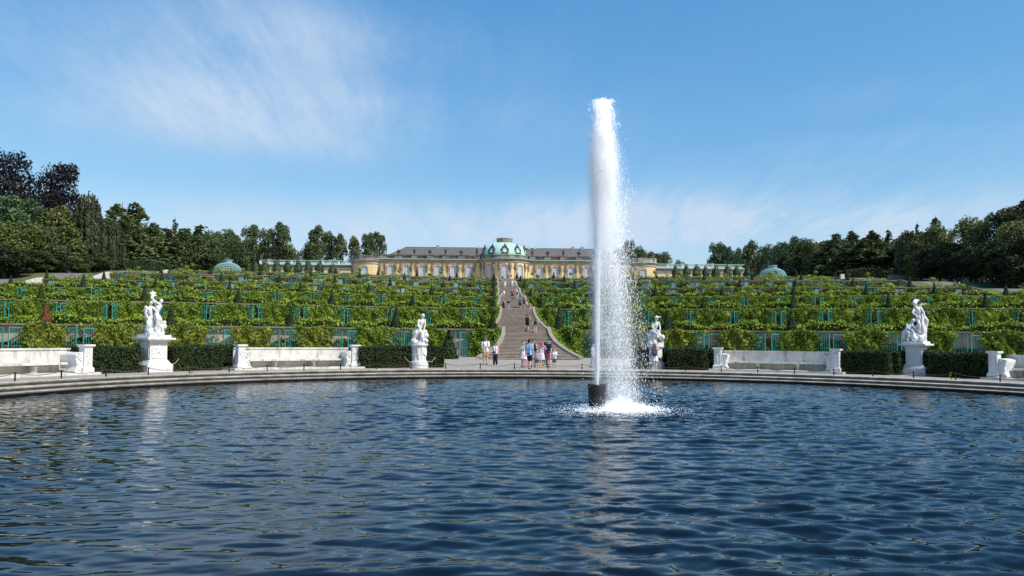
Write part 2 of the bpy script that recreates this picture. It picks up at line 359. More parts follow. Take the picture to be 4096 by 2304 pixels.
# lower garden: one flat sheet around the basin, out to the horizon
def ring_sheet(r_in, rs, n=160, z=0.0, a0=0.0, a1=2*math.pi):
    mb = MB(); rr = [r_in]+rs; V = []; F = []
    for r in rr:
        for i in range(n+1): a = a0+(a1-a0)*i/n; V.append((BC.x+r*math.sin(a), BC.y+r*math.cos(a), z))
    for j in range(len(rr)-1):
        for i in range(n): F.append((j*(n+1)+i, (j+1)*(n+1)+i, (j+1)*(n+1)+i+1, j*(n+1)+i+1)[::-1])
    return mb.add(V, F)
tag(ring_sheet(RB-0.3, [24, 28, 40, 70, 120, 250, 600, 2000, 6000]).build('ground', gravel), kind='structure')
basin_floor = ring_sheet(0.01, [RB], z=-1.3); tag(basin_floor.build('basin_floor', soil), kind='structure')
for s in (-1, 1):                   # lawn behind the hedges, either side of the axis path
    a = sorted((s*R(13.5), s*R(62))); mb = MB(); V = []; F = []; n = 40
    for i in range(n+1):
        t = a[0]+(a[1]-a[0])*i/n; p = pol(t, 27.2, .006); q = pol(t, 38, .006)
        V += [p, q]
    for i in range(n): F.append((2*i, 2*i+2, 2*i+3, 2*i+1) if s > 0 else (2*i+1, 2*i+3, 2*i+2, 2*i))
    tag(mb.add(V, F).build('lawn', grass_m), kind='structure')
# terraces
for k in range(1, 7):
    n = 60; V = []; F = []
    for i in range(n+1):
        x = -XE+2*XE*i/n; y0 = ywall(k, x)+0.5; y1 = ywall(k+1, x)+1.2 if k < 6 else 330.0
        V += [(x, y0, ZK[k]), (x, y1, ZK[k])]
    for i in range(n): F.append((2*i, 2*i+2, 2*i+3, 2*i+1))
    tag(MB().add(V, F).build('terrace', gravel), kind='structure')
# hillsides beyond the terraces, and the plateau behind the palace
ys = list(np.arange(48, 240, 2.0))+[260, 300, 330]
for s in (-1, 1):
    def strip(xa, xb, mat, dz, name, yy=ys):
        V = []; F = []
        for y in yy:
            z = zramp(y)+dz; V += [(s*xa, y, z), (s*xb, y, z)]
        for i in range(len(yy)-1): F.append((2*i, 2*i+1, 2*i+3, 2*i+2) if s > 0 else (2*i+1, 2*i, 2*i+2, 2*i+3))
        return tag(MB().add(V, F).build(name, mat), kind='structure')
    strip(XE, 95.4, grass_m, 0.0, 'verge'); strip(95.4, 102.6, asphalt, 0.01, 'ramp_path'); strip(102.6, 106.5, grass_m, 0.0, 'verge'); strip(106.5, 420, soil, 0.0, 'hillside')
tag(MB().add([(-1500, 330, 19.5), (1500, 330, 19.5), (2500, 3000, 19.5), (-2500, 3000, 19.5)], [(0, 1, 2, 3)]).build('plateau', grass_m), kind='structure')

# ---------------------------------------------------------------- basin rim, water
def stone_rim():
    mt, nt, out = nt_new('rim_stone'); b = nd(nt, 'ShaderNodeBsdfPrincipled', Roughness=0.8)
    geo = nt.nodes.new('ShaderNodeNewGeometry'); sp = nt.nodes.new('ShaderNodeSeparateXYZ'); nt.links.new(geo.outputs['Position'], sp.inputs[0])
    n1 = nd(nt, 'ShaderNodeTexNoise', Scale=1.6, Detail=8.0, Roughness=0.7); nt.links.new(geo.outputs['Position'], n1.inputs['Vector'])
    c = ramp(nt, n1.outputs[0], [(0.3, (0.20, 0.17, 0.13)), (0.5, (0.42, 0.38, 0.31)), (0.7, (0.62, 0.59, 0.52))])
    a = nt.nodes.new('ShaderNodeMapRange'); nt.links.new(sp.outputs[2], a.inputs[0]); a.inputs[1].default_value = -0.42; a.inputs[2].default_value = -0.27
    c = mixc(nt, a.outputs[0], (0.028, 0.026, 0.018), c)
    uv = nt.nodes.new('ShaderNodeUVMap'); su = nt.nodes.new('ShaderNodeSeparateXYZ'); nt.links.new(uv.outputs[0], su.inputs[0])
    fr = nt.nodes.new('ShaderNodeMath'); fr.operation = 'FRACT'; nt.links.new(su.outputs[0], fr.inputs[0])
    gt = nt.nodes.new('ShaderNodeMath'); gt.operation = 'LESS_THAN'; gt.inputs[1].default_value = 0.012; nt.links.new(fr.outputs[0], gt.inputs[0])
    c = mixc(nt, gt.outputs[0], c, (0.05, 0.04, 0.03))
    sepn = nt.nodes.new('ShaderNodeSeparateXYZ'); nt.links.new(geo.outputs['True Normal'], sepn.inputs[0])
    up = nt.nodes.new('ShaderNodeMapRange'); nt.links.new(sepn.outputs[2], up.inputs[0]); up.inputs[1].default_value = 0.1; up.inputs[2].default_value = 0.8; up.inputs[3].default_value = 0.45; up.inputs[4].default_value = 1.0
    c = mixc(nt, 1.0, c, up.outputs[0], 'MULTIPLY')  # shading by facing put into the colour: upright faces darker than tops
    nt.links.new(c, b.inputs['Base Color'])
    bp = nd(nt, 'ShaderNodeBump', Strength=0.4, Distance=0.03); n3 = nd(nt, 'ShaderNodeTexNoise', Scale=12.0, Detail=5.0); nt.links.new(geo.outputs['Position'], n3.inputs['Vector'])
    nt.links.new(n3.outputs[0], bp.inputs['Height']); nt.links.new(bp.outputs[0], b.inputs['Normal'])
    nt.links.new(b.outputs[0], out.inputs[0]); return mt
prof = [(RB, -0.05), (RB, 0.03), (21.80, 0.03), (21.74, 0.01), (21.74, -0.04), (21.84, -0.06), (21.84, -0.135), (21.40, -0.14), (21.34, -0.16), (21.34, -0.20),
        (21.44, -0.225), (21.44, -0.295), (21.06, -0.30), (21.0, -0.32), (21.0, -0.37), (21.06, -0.39), (21.06, -1.35)]
n = 360; V = []; F = []
for r_, z_ in prof:
    for i in range(n+1): a = 2*math.pi*i/n; V.append((BC.x+r_*math.sin(a), BC.y+r_*math.cos(a), z_))
for j in range(len(prof)-1):
    for i in range(n): F.append((j*(n+1)+i, (j+1)*(n+1)+i, (j+1)*(n+1)+i+1, j*(n+1)+i+1))
me = MB().add(V, F).mesh('basin_rim'); uvl = me.uv_layers.new(name='UVMap')
uu = np.zeros((len(me.loops), 2), dtype=np.float32); li = np.zeros(len(me.loops), dtype=np.int32); me.loops.foreach_get('vertex_index', li)
uu[:, 0] = (li % (n+1))*1.0*80/n+((li//(n+1))//6)*0.37; uu[:, 1] = li//(n+1); uvl.data.foreach_set('uv', uu.ravel())
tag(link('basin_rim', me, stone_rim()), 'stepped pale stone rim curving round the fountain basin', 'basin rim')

WZ = -0.45; FX, FY = 0.05, 25.3     # water level; fountain
def water():
    mt, nt, out = nt_new('pond_water'); b = nd(nt, 'ShaderNodeBsdfPrincipled', Roughness=0.02, IOR=1.333)
    b.inputs['Base Color'].default_value = (0.0025, 0.006, 0.009, 1); b.inputs['Specular IOR Level'].default_value = 0.5
    geo = nt.nodes.new('ShaderNodeNewGeometry'); mp = nt.nodes.new('ShaderNodeMapping'); mp.inputs['Scale'].default_value = (1, 2.0, 1); mp.inputs['Rotation'].default_value = (0, 0, 0.15)
    nt.links.new(geo.outputs['Position'], mp.inputs[0])
    n1 = nd(nt, 'ShaderNodeTexNoise', Scale=6.0, Detail=2.0, Roughness=0.5, Distortion=0.5); nt.links.new(mp.outputs[0], n1.inputs['Vector'])
    bp = nd(nt, 'ShaderNodeBump', Strength=0.035, Distance=0.03); nt.links.new(n1.outputs[0], bp.inputs['Height']); nt.links.new(bp.outputs[0], b.inputs['Normal'])
    nt.links.new(b.outputs[0], out.inputs[0]); return mt
gx = np.arange(-21.2, 21.21, 0.06); gy = np.concatenate([np.arange(3.8, 14, 0.032), np.arange(14, 46.3, 0.06)])
XX, YY = np.meshgrid(gx, gy); ZZ = np.zeros_like(XX); g = np.random.default_rng(5)
for i in range(84):
    lam = float(np.exp(g.uniform(np.log(0.17), np.log(1.05)))); th = g.normal(1.45, 0.42); kx, ky = math.cos(th)*2*math.pi/lam, math.sin(th)*2*math.pi/lam
    amp = WAVE*lam*g.uniform(0.6, 1.3)
    ph = g.uniform(0, 6.28)
    wob = 0.5*np.sin(XX*g.uniform(.2, .6)+YY*g.uniform(-.4, .4)+g.uniform(0, 6))+0.35*np.sin(XX*g.uniform(-.9, .9)+YY*g.uniform(.3, .9)+g.uniform(0, 6))
    env = 0.6+0.4*np.sin(XX*g.uniform(-.5, .5)+YY*g.uniform(-.5, .5)+g.uniform(0, 6))
    s_ = np.sin(kx*XX+ky*YY+ph+2.6*wob); ZZ += amp*env*(s_+0.22*np.cos(2*(kx*XX+ky*YY+ph+2.6*wob)))
rr = np.hypot(XX-FX-0.7, YY-FY); ZZ *= 0.31+0.76*np.exp(-(rr/9.5)**2)+0.70*np.clip((XX+8)/11, .12, 1)*np.exp(-((YY-4)/12)**2)+0.08*np.sin(XX*.31+1)*np.sin(YY*.27)+0.14*np.clip(XX/15, 0, 1)
ZZ += 0.010*np.sin(rr*9)*np.exp(-rr*0.35)*np.minimum(1, rr/1.5)
ny, nx = XX.shape; V = np.stack([XX, YY, ZZ+WZ], -1).reshape(-1, 3); idx = np.arange(nx*ny).reshape(ny, nx)
F = np.stack([idx[:-1, :-1], idx[:-1, 1:], idx[1:, 1:], idx[1:, :-1]], -1).reshape(-1, 4)
cen = V[F[:, 0]]; F = F[np.hypot(cen[:, 0]-BC.x, cen[:, 1]-BC.y) < 21.04]
used, inv = np.unique(F.ravel(), return_inverse=True)
tag(link('pond_water', smooth(np_mesh('pond_water', V[used], inv.reshape(-1, 4))), water()), kind='structure')
# ---------------------------------------------------------------- terrace walls with niches, gates and vines
LEVEL = ['bottom', 'second', 'third', 'fourth', 'fifth', 'top']
SIDE = {-1: 'left', 1: 'right'}
XMAX = [50, 68, 91, 91, 91, 91]
BAY = 5.45
def wframe(k, x):                    # place a thing made facing -Y on the curved wall line
    e = 0.5; sl = (ywall(k, x+e)-ywall(k, x-e))/(2*e)
    return Vector((x, ywall(k, x), ZK[k-1])), math.atan(sl)
def gate_mesh(wd, h):
    mb = MB(); t = 0.045
    for x0, x1 in ((0, .075), (wd-.075, wd)): mb.box((x0, -t, .05), (x1, t, h))
    for z0, z1 in ((.05, .15), (h-.09, h)): mb.box((.075, -t+.004, z0), (wd-.075, t-.004, z1))
    nb = 4
    for i in range(1, nb+1): x = .075+(wd-.15)*i/(nb+1); mb.box((x-.014, -.014, .15), (x+.014, .014, h-.09))
    mb.box((.075, -.012, h*.36), (wd-.075, .012, h*.36+.03))
    return mb.mesh('gate')
def vine_mesh(seed, wd, h, n, size, dens_top=1.0):
    """a climbing vine: leaves over an uneven sheet, thinner towards its edges"""
    g = np.random.default_rng(seed); u = g.uniform(-1, 1, n); v = g.uniform(0, 1, n)**0.9
    nx = 0.30*np.sin(6*u*wd/4+seed+2*v)+0.3*np.sin(11*v+seed*2+3*u)+0.35*np.sin(9*u*wd/4-7*v+seed)+.25*np.sin(17*u*wd/4+13*v)
    y = -0.06-0.31*np.clip(0.45+nx, 0, 1.15)-0.16*(1-v)*g.uniform(0, 1, n)-g.uniform(0, .10, n)
    x = u*wd/2*(1.0+0.10*np.sin(v*9+seed)+0.10*g.normal(size=n)); z = v*h*(0.97+0.05*np.sin(x*2.2+seed))
    P = np.stack([x, y, z], -1); N = np.tile(np.array([[0, -0.8, 0.6]]), (n, 1))
    V, F = leaf_cards(P, size, N, 0.42, 1.1, 0.5, seed); return np_mesh('grapevine', V, F)
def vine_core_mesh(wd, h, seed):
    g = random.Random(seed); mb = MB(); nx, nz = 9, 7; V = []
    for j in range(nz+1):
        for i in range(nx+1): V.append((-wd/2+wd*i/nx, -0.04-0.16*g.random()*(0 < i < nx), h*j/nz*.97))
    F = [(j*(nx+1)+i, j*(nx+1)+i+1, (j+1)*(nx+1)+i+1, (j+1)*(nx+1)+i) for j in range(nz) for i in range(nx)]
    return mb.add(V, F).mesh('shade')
HW = [ZK[k]-ZK[k-1] for k in range(1, 7)]
PANEL = 3.15                          # width of the planted panel between two niches
gates, panes, vines, vcores = {}, {}, {}, {}
for k in range(1, 7):
    h = HW[k-1]; gh = h*0.90
    gates[k] = gate_mesh(1.22, gh)
    p = MB().box((.085, -.006, .15), (1.14, .006, gh-.09)); panes[k] = p.mesh('pane'); panes[k].materials.append(pane_m)
    gates[k].materials.append(teal)
    dens = {1: (2100, .19), 2: (3000, .21), 3: (2300, .24), 4: (900, .26), 5: (650, .28), 6: (500, .30)}[k]
    vines[k] = [vine_mesh(100*k+i, {1: 3.4, 2: 4.8, 3: 4.9, 4: 3.7, 5: 3.0, 6: 2.9}[k], h*{1: 1.07, 2: 1.04, 3: 1.03, 4: .97, 5: .9, 6: .85}[k], dens[0], dens[1]) for i in range(4)]
    for v in vines[k]: v.materials.append(vine_a)
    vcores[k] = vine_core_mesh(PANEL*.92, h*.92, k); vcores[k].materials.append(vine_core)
wall_mat = {1: sandstone, 2: sandstone, 3: sandstone, 4: brick, 5: brick, 6: brick}
for k in range(1, 7):
    h = HW[k-1]
    for s in (-1, 1):
        nb = int((XMAX[k-1]-2.9)/BAY); wl = thing('terrace_wall', f'curved retaining wall of the {LEVEL[k-1]} terrace with teal gates, {SIDE[s]} of the stairs', 'terrace wall', (0, ywall(k, 0), ZK[k-1]))
        inv = Matrix.Translation(-Vector((0, ywall(k, 0), ZK[k-1])))
        mas, niche, cop = MB(), MB(), MB()
        # recessed back of the niches and the coping follow the curve; panels stand in front
        n = int((XMAX[k-1]-2.3)/1.4); V1 = []; V2 = []
        for i in range(n+1):
            x = s*(2.3+(XMAX[k-1]-2.3)*i/n); y = ywall(k, x)-YK[k-1]
            V1 += [(x, y+(.62 if k > 1 else .36), 0), (x, y+(.62 if k > 1 else .36), h-.02)]
            V2 += [(x, y-.15, h-.10), (x, y-.15, h+.04), (x, y+.95, h+.04), (x, y+.95, h-.10)]
        niche.add(V1, [(2*i, 2*i+2, 2*i+3, 2*i+1) for i in range(n)])
        cop.add(V2, [(4*i+j, 4*i+(j+1) % 4, 4*i+4+(j+1) % 4, 4*i+4+j) for i in range(n) for j in range(4)]+[(0, 3, 2, 1), (4*n, 4*n+1, 4*n+2, 4*n+3)])
        for b in range(nb+1):
            xp = s*(2.6+BAY*b+PANEL/2-.15)           # panel centre
            if abs(xp)+1.6 < XMAX[k-1]:
                loc, rz = wframe(k, xp); T = inv @ TR(loc, rz); mas.box((-PANEL/2, 0, 0), (PANEL/2, .615 if k > 1 else .355, h-.105), T)
                mas.box((-PANEL/2-.02, -.05, 0), (-PANEL/2+.32, .2, h-.11), T); mas.box((PANEL/2-.32, -.05, 0), (PANEL/2+.02, .2, h-.11), T)
                px = proj(loc)[0]
                if -160 < px < 4260:
                    vm = vine_a
                    if k == 1: vm = vine_b if (s < 0 and xp < -16) or rnd.random() < .12 else vine_a
                    elif k >= 4: vm = rnd.choice([vine_c, vine_c, vine_a])
                    v = link('grapevine', vines[k][rnd.randrange(4)], None, None, loc, rz)
                    if rnd.random() < .5: v.scale = (-1, 1, rnd.uniform(.94, 1.02))
                    set_mat(v, vm)
                    tag(v, f'grapevine on the {LEVEL[k-1]} terrace wall, {ORD[b]} {SIDE[s]} of the stairs', 'grapevine', f'grapevines trained on the {LEVEL[k-1]} terrace wall')
                    if not (k == 1 and vm is vine_b and rnd.random() < .6):
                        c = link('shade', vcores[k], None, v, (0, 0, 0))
                        c.name = 'shade_core'  # dark backing sheet in place of shade behind the leaves
            xn = s*(2.6+BAY*b+PANEL+(BAY-PANEL)/2-.15)
            if abs(xn)+1.3 < XMAX[k-1]:
                loc, rz = wframe(k, xn); px = proj(loc)[0]
                if not -160 < px < 4260: continue
                loc = loc-Vector((0, YK[k-1], ZK[k-1])); o2 = (BAY-PANEL)/2+.12
                for e in (-1, 1):
                    op = rnd.uniform(12, 46) if k < 4 else rnd.choice([rnd.uniform(0, 10), rnd.uniform(15, 55)])
                    ca, sa = math.cos(rz), math.sin(rz); hx = e*o2
                    gl = link('gate', gates[k], None, wl, (loc.x+hx*ca+.10*sa, loc.y+hx*sa-.10*ca, 0))
                    ang = rz+(R(-op) if e < 0 else math.pi+R(op)); gl.rotation_euler = (0, 0, ang)
                    if k >= 4 and op < 14: link('pane', panes[k], None, gl, (0, 0, 0))
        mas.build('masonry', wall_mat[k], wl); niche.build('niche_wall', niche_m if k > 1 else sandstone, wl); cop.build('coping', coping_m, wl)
# plants inside the niches: fig bushes seen between the gates
fig_m = [vine_mesh(900+i, 2.0, 2.2, 620, .23) for i in range(3)]
for f in fig_m: f.materials.append(vine_c)
for k in range(1, 7):
    for s in (-1, 1):
        for b in range(20):
            xn = s*(2.6+BAY*b+PANEL+(BAY-PANEL)/2-.15)
            if abs(xn)+1.5 > XMAX[k-1]: break
            loc, rz = wframe(k, xn); px = proj(loc)[0]
            if not -60 < px < 4160 or rnd.random() > (.95 if k != 1 else .85): continue
            f = link('fig_bush', fig_m[rnd.randrange(3)], None, None, loc+Vector((.0, .55 if k > 1 else .32, 0)), rz); f.scale = (1, 1, (rnd.uniform(.8, 1.2) if k > 1 else rnd.uniform(.6, 1.0))*HW[k-1]/3.0)
            set_mat(f, rnd.choice([vine_c, round_l, vine_a]))
            tag(f, f'fig bush in the {ORD[b]} niche {SIDE[s]} of the stairs, {LEVEL[k-1]} terrace wall', 'fig bush', f'fig bushes in the niches of the {LEVEL[k-1]} terrace wall')
# low vine hedge along each terrace edge
for k in range(1, 7):
    for s in (-1, 1):
        xm = XMAX[k-1]; lo = 2.6; hh = {1: .95, 2: 1.0, 3: .95, 4: .85, 5: .8, 6: .7}[k]; dn = {1: 115, 2: 110, 3: 75, 4: 50, 5: 42, 6: 30}[k]; sz = {1: .19, 2: .21, 3: .25, 4: .28, 5: .30, 6: .32}[k]
        n = int((xm-lo)*dn); x = rng.uniform(lo, xm, n); x = x*s
        prof_h = hh*(.78+.26*np.sin(x*.9+k)+.16*np.sin(x*2.3+2*k)+.12*np.sin(x*5.1+k)) if k < 4 else hh*(.45+.45*np.sin(x*.55+k)+.3*np.sin(x*1.9+2*k))
        prof_h = np.clip(prof_h, .12, 2)
        vv = rng.uniform(0, 1, n)**.8; dep = rng.uniform(-1, 1, n)*np.sqrt(np.clip(1.05-vv*vv, .05, 1))*.62
        y = np.array([ywall(k, a) for a in x])+.85+dep; z = ZK[k]+.05+vv*prof_h
        hang = rng.uniform(0, 1, n) < {1: .24, 2: .28, 3: .28, 4: .22, 5: .12, 6: .08}[k]*np.clip(np.sin(x*.7+3*k)+.6*np.sin(x*1.9+k)+.25, 0, 1); z = np.where(hang, ZK[k]+.05-rng.uniform(0, .55, n), z); y = np.where(hang, y-.85-dep-.22-.12*rng.uniform(0, 1, n), y)
        P = np.stack([x, y, z], -1); N = np.stack([0*x, dep*1.2-.35, np.full(n, .8)], -1)
        Vv, Fv = leaf_cards(P, sz, N, .4, 1.1, .3, k*10+s)
        hv = link('vine_hedge', np_mesh('vine_hedge', Vv, Fv), vine_top)
        tag(hv, f'low row of vines edging the {LEVEL[k-1]} terrace wall, {SIDE[s]} of the stairs', 'vine hedge')
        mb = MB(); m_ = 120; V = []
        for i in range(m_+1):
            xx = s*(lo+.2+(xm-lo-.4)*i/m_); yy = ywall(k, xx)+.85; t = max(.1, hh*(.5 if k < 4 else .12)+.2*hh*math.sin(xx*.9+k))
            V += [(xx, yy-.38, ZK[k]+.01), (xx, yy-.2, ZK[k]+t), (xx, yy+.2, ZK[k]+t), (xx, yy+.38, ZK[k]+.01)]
        mb.add(V, [(4*i+j, 4*i+j+1, 4*i+5+j, 4*i+4+j) for i in range(m_) for j in range(3)]).build('shade_core', vine_core, hv)  # dark inner ridge, shade between the vine leaves put in as a shape

# ---------------------------------------------------------------- stairs
STEPS = 22; RUN = 9.0
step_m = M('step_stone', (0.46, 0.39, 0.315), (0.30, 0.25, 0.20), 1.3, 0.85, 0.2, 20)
riser_m = M('riser_stone', (0.07, 0.053, 0.04), (0.035, 0.027, 0.02), 2.0, 0.9)  # riser shade under the nosings put into a darker stone colour
flank_m = M('flank_stone', (0.36, 0.31, 0.25), (0.24, 0.20, 0.16), 1.5, 0.85)
def halfw(k, t):                      # t: 0 at the foot of a flight, 1 at its head
    return 2.15+({1: 2.3}.get(k, 1.7))*(1-min(1, t*1.12))**2.2
STAIR = []                            # (k, step, y, z) of every tread
for k in range(1, 7):
    h = HW[k-1]; rise = h/STEPS; tread = RUN/STEPS; yf = YK[k-1]-RUN
    st = thing('stone_stair', f'{["lowest", "second", "third", "fourth", "fifth", "topmost"][k-1]} flight of the broad stone stairs, flared at its foot', 'stairs', (0, yf, ZK[k-1]))
    tr, ri = MB(), MB()
    for i in range(STEPS):
        t = i/STEPS; wv = halfw(k, t); z1 = rise*(i+1); y0 = tread*i
        last = i == STEPS-1
        tr.box((-wv, y0-.05, z1-.07), (wv, y0+tread+(.75 if last else .02), z1))
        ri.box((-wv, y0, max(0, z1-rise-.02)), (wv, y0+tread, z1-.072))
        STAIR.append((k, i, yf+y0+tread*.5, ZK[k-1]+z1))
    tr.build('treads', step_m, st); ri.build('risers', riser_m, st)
    for s in (-1, 1):                 # flank wall with its coping
        mb, cp = MB(), MB(); n = 24; V = []; V2 = []
        for i in range(n+1):
            t = i/n; wv = halfw(k, t)+.0; y = RUN*t; z = h*t*.97+.14+.12*t; tw = .26
            x0, x1 = s*(wv-.02), s*(wv+tw)
            V += [(x0, y, 0), (x1, y, 0), (x1, y, z), (x0, y, z)]
            x0, x1 = s*(wv-.06), s*(wv+tw+.05); V2 += [(x0, y, z-.02), (x1, y, z-.02), (x1, y, z+.13), (x0, y, z+.13)]
        Fq = [(4*i+j, 4*i+(j+1) % 4, 4*i+4+(j+1) % 4, 4*i+4+j) for i in range(n) for j in range(4)]+[(0, 3, 2, 1), (4*n, 4*n+1, 4*n+2, 4*n+3)]
        mb.add(V, Fq).build('flank_wall', sandstone, st); cp.add(V2, Fq).build('flank_coping', flank_m, st)

for k in range(1, 5):                 # vines climbing over the outer side of the flank walls
    for s in (-1, 1):
        g = np.random.default_rng(500+k*2+s); n = {1: 2200, 2: 2400, 3: 1500, 4: 900}[k]; h = HW[k-1]; t = g.uniform(.12, 1, n)**.75; z = g.uniform(0, 1, n)**.85*(h*t+.28); u = np.abs(g.normal(size=n))*.28
        wv = np.array([halfw(k, a) for a in t]); x = s*(wv+.30+u*(1.2-.5*z/(h+.3))); y = YK[k-1]-RUN+RUN*t
        o = link('grapevine', np_mesh('grapevine', *leaf_cards(np.stack([x, y, ZK[k-1]+z], -1), {1: .18, 2: .20, 3: .23, 4: .26}[k], np.tile([[s*.5, -.5, .6]], (n, 1)), .42, 1.1, .5, k)), vine_a)
        tag(o, f'vine climbing the outer {SIDE[s]} flank of the {["lowest", "second", "third", "fourth"][k-1]} stair flight', 'grapevine', 'grapevines along the flanks of the stairs')

# ---------------------------------------------------------------- cone yews and little standard trees
def cone_mesh(seed):
    g = np.random.default_rng(seed); n = 700; v = 1-np.sqrt(g.uniform(0, 1, n)); a = g.uniform(0, 2*np.pi, n)
    r = .40*(1-v*.96)*(1+.06*g.normal(size=n)); P = np.stack([r*np.cos(a), r*np.sin(a), .02+1.75*v], -1); N = np.stack([np.cos(a), np.sin(a), 0*a+.3], -1)
    return np_mesh('crown', *leaf_cards(P, .13, N, .6, 1.2, 0, seed))
cones = [cone_mesh(i) for i in range(3)]
core = MB().lathe([(.30, 0), (.33, .1), (.02, 1.68)], 12).mesh('stem_or_shade')  # dark cone filling the yew crown, painted as shade between its leaves
for c in cones: c.materials.append(cone_leaf)
core.materials.append(hedge_core)
for k in range(1, 7):
    for s in (-1, 1):
        for i in range(9):
            x = s*(3.35+(9.75 if k == 1 and s < 0 else 10.9)*i)+(rnd.uniform(-.25, .25) if i else 0)
            if abs(x) > XMAX[k-1]-.5: break
            p = Vector((x, ywall(k, x)+.42, ZK[k]+.05)); px = proj(p)[0]
            if not -40 < px < 4140: continue
            dead = (k == 1 and s < 0 and i == 4)
            c = link('yew_cone', cones[rnd.randrange(3)], None, None, p, rnd.uniform(0, 6)); sc = rnd.uniform(1.0, 1.2); c.scale = (sc, sc, sc*rnd.uniform(.95, 1.12))
            set_mat(c, dead_leaf if dead else cone_leaf)
            kk = link('stem_or_shade', core, None, c)
            lab = 'dead rusty brown yew cone on the edge above the bottom wall' if dead else f'dark yew cone above the {LEVEL[k-1]} wall, {ORD[i]} {SIDE[s]} of the stairs'
            tag(c, lab, 'yew cone', f'yew cones along the edge above the {LEVEL[k-1]} wall')
def ball_mesh(seed, n, rad, size, sq=1.0):
    g = np.random.default_rng(seed); d = g.normal(size=(n, 3)); d /= np.linalg.norm(d, axis=1)[:, None]
    r = rad*(1+.13*np.sin(d[:, 0]*5+seed)+.13*np.sin(d[:, 2]*6+seed))*g.uniform(.35, 1, n)**.4; P = d*r[:, None]; P[:, 2] *= sq
    return leaf_cards(P, size, d, .45, 1.15, .2, seed)
std = []
for i in range(4):
    V, F = ball_mesh(40+i, 170, .55, .22, .8); V[:, 2] += 1.65; me = np_mesh('crown', V, F); me.materials.append(std_leaf); std.append(me)
stem_or_shade = MB().tube([(0, 0, 0), (.02, 0, .8), (0, .01, 1.6)], [.04, .035, .03], 6).mesh('trunk'); stem_or_shade.materials.append(bark)
for k in range(1, 7):
    for s in (-1, 1):
        for i in range(8):
            x = s*(8.8+10.9*i)+rnd.uniform(-1, 1)
            if abs(x) > XMAX[k-1]-1 or rnd.random() < .25: continue
            p = Vector((x, ywall(k, x)+2.3+rnd.uniform(-.2, .5), ZK[k])); px = proj(p)[0]
            if not -30 < px < 4130: continue
            c = thing('standard_tree', f'small standard tree above the {LEVEL[k-1]} wall, {ORD[i]} gap between cones {SIDE[s]} of the stairs', 'small tree', p, 0, f'small standard trees above the {LEVEL[k-1]} wall')
            sc = rnd.uniform(.85, 1.15); c.scale = (sc, sc, sc)
            link('crown', std[rnd.randrange(4)], None, c); link('trunk', stem_or_shade, None, c)
# low sloping end walls where the terraces meet the ramps
for k in range(2, 7):
    for s in (-1, 1):
        mb = MB(); V = []; n = 10
        for i in range(n+1):
            y = ywall(k, XE)-14+15.5*i/n; z = max(zramp(y), 0); V += [(s*XE, y, ZK[k-1]-.2), (s*(XE+.4), y, ZK[k-1]-.2), (s*(XE+.4), y, z+.4), (s*XE, y, z+.4)]
        mb.add(V, [(4*i+j, 4*i+(j+1) % 4, 4*i+4+(j+1) % 4, 4*i+4+j) for i in range(n) for j in range(4)]+[(0, 3, 2, 1), (4*n, 4*n+1, 4*n+2, 4*n+3)])
        o = mb.build('end_wall', M('pale_render', (.62, .56, .48), (.45, .40, .33), 1, .9) if False else coping_m if s > 0 else marble_old)
        if k > 2: tag(o, f'low sloping side wall at the {SIDE[s]} end of the {LEVEL[k-1]} terrace wall beside the ramp', 'side wall')
        else: bpy.data.objects.remove(o)
# ---------------------------------------------------------------- palace
PY = 257.0; PZ = ZK[6]
pal = thing('palace', 'long yellow single storey palace with green dome and slate roofs on the hilltop', 'palace', (0, PY, PZ))
def bay(mb, f, w, h, ww, spring, seg=8, sill=0.0):
    """wall panel of width w and height h with an arched opening, laid out by f(s, z, depth)"""
    r = ww/2; arc = [(r*math.cos(math.pi*i/seg), spring+r*math.sin(math.pi*i/seg)) for i in range(seg+1)]      # right to left
    V = []; F = []
    def P(s_, z, d=0.0): V.append(f(s_, z, d)); return len(V)-1
    def q(*a): F.append(tuple(a))
    for a, b in ((-w/2, -r), (r, w/2)):
        q(P(a, 0), P(b, 0), P(b, spring), P(a, spring))
    q(P(-w/2, spring), P(-r, spring), P(-r, h), P(-w/2, h)); q(P(r, spring), P(w/2, spring), P(w/2, h), P(r, h))
    for i in range(seg):
        (x0, z0), (x1, z1) = arc[i], arc[i+1]; q(P(x1, z1), P(x0, z0), P(x0, h), P(x1, h)); q(P(x0, z0), P(x1, z1), P(x1, z1, .35), P(x0, z0, .35))
    for x in (-r, r): q(P(x, 0), P(x, spring), P(x, spring, .35), P(x, 0, .35))
    mb.add(V, F)
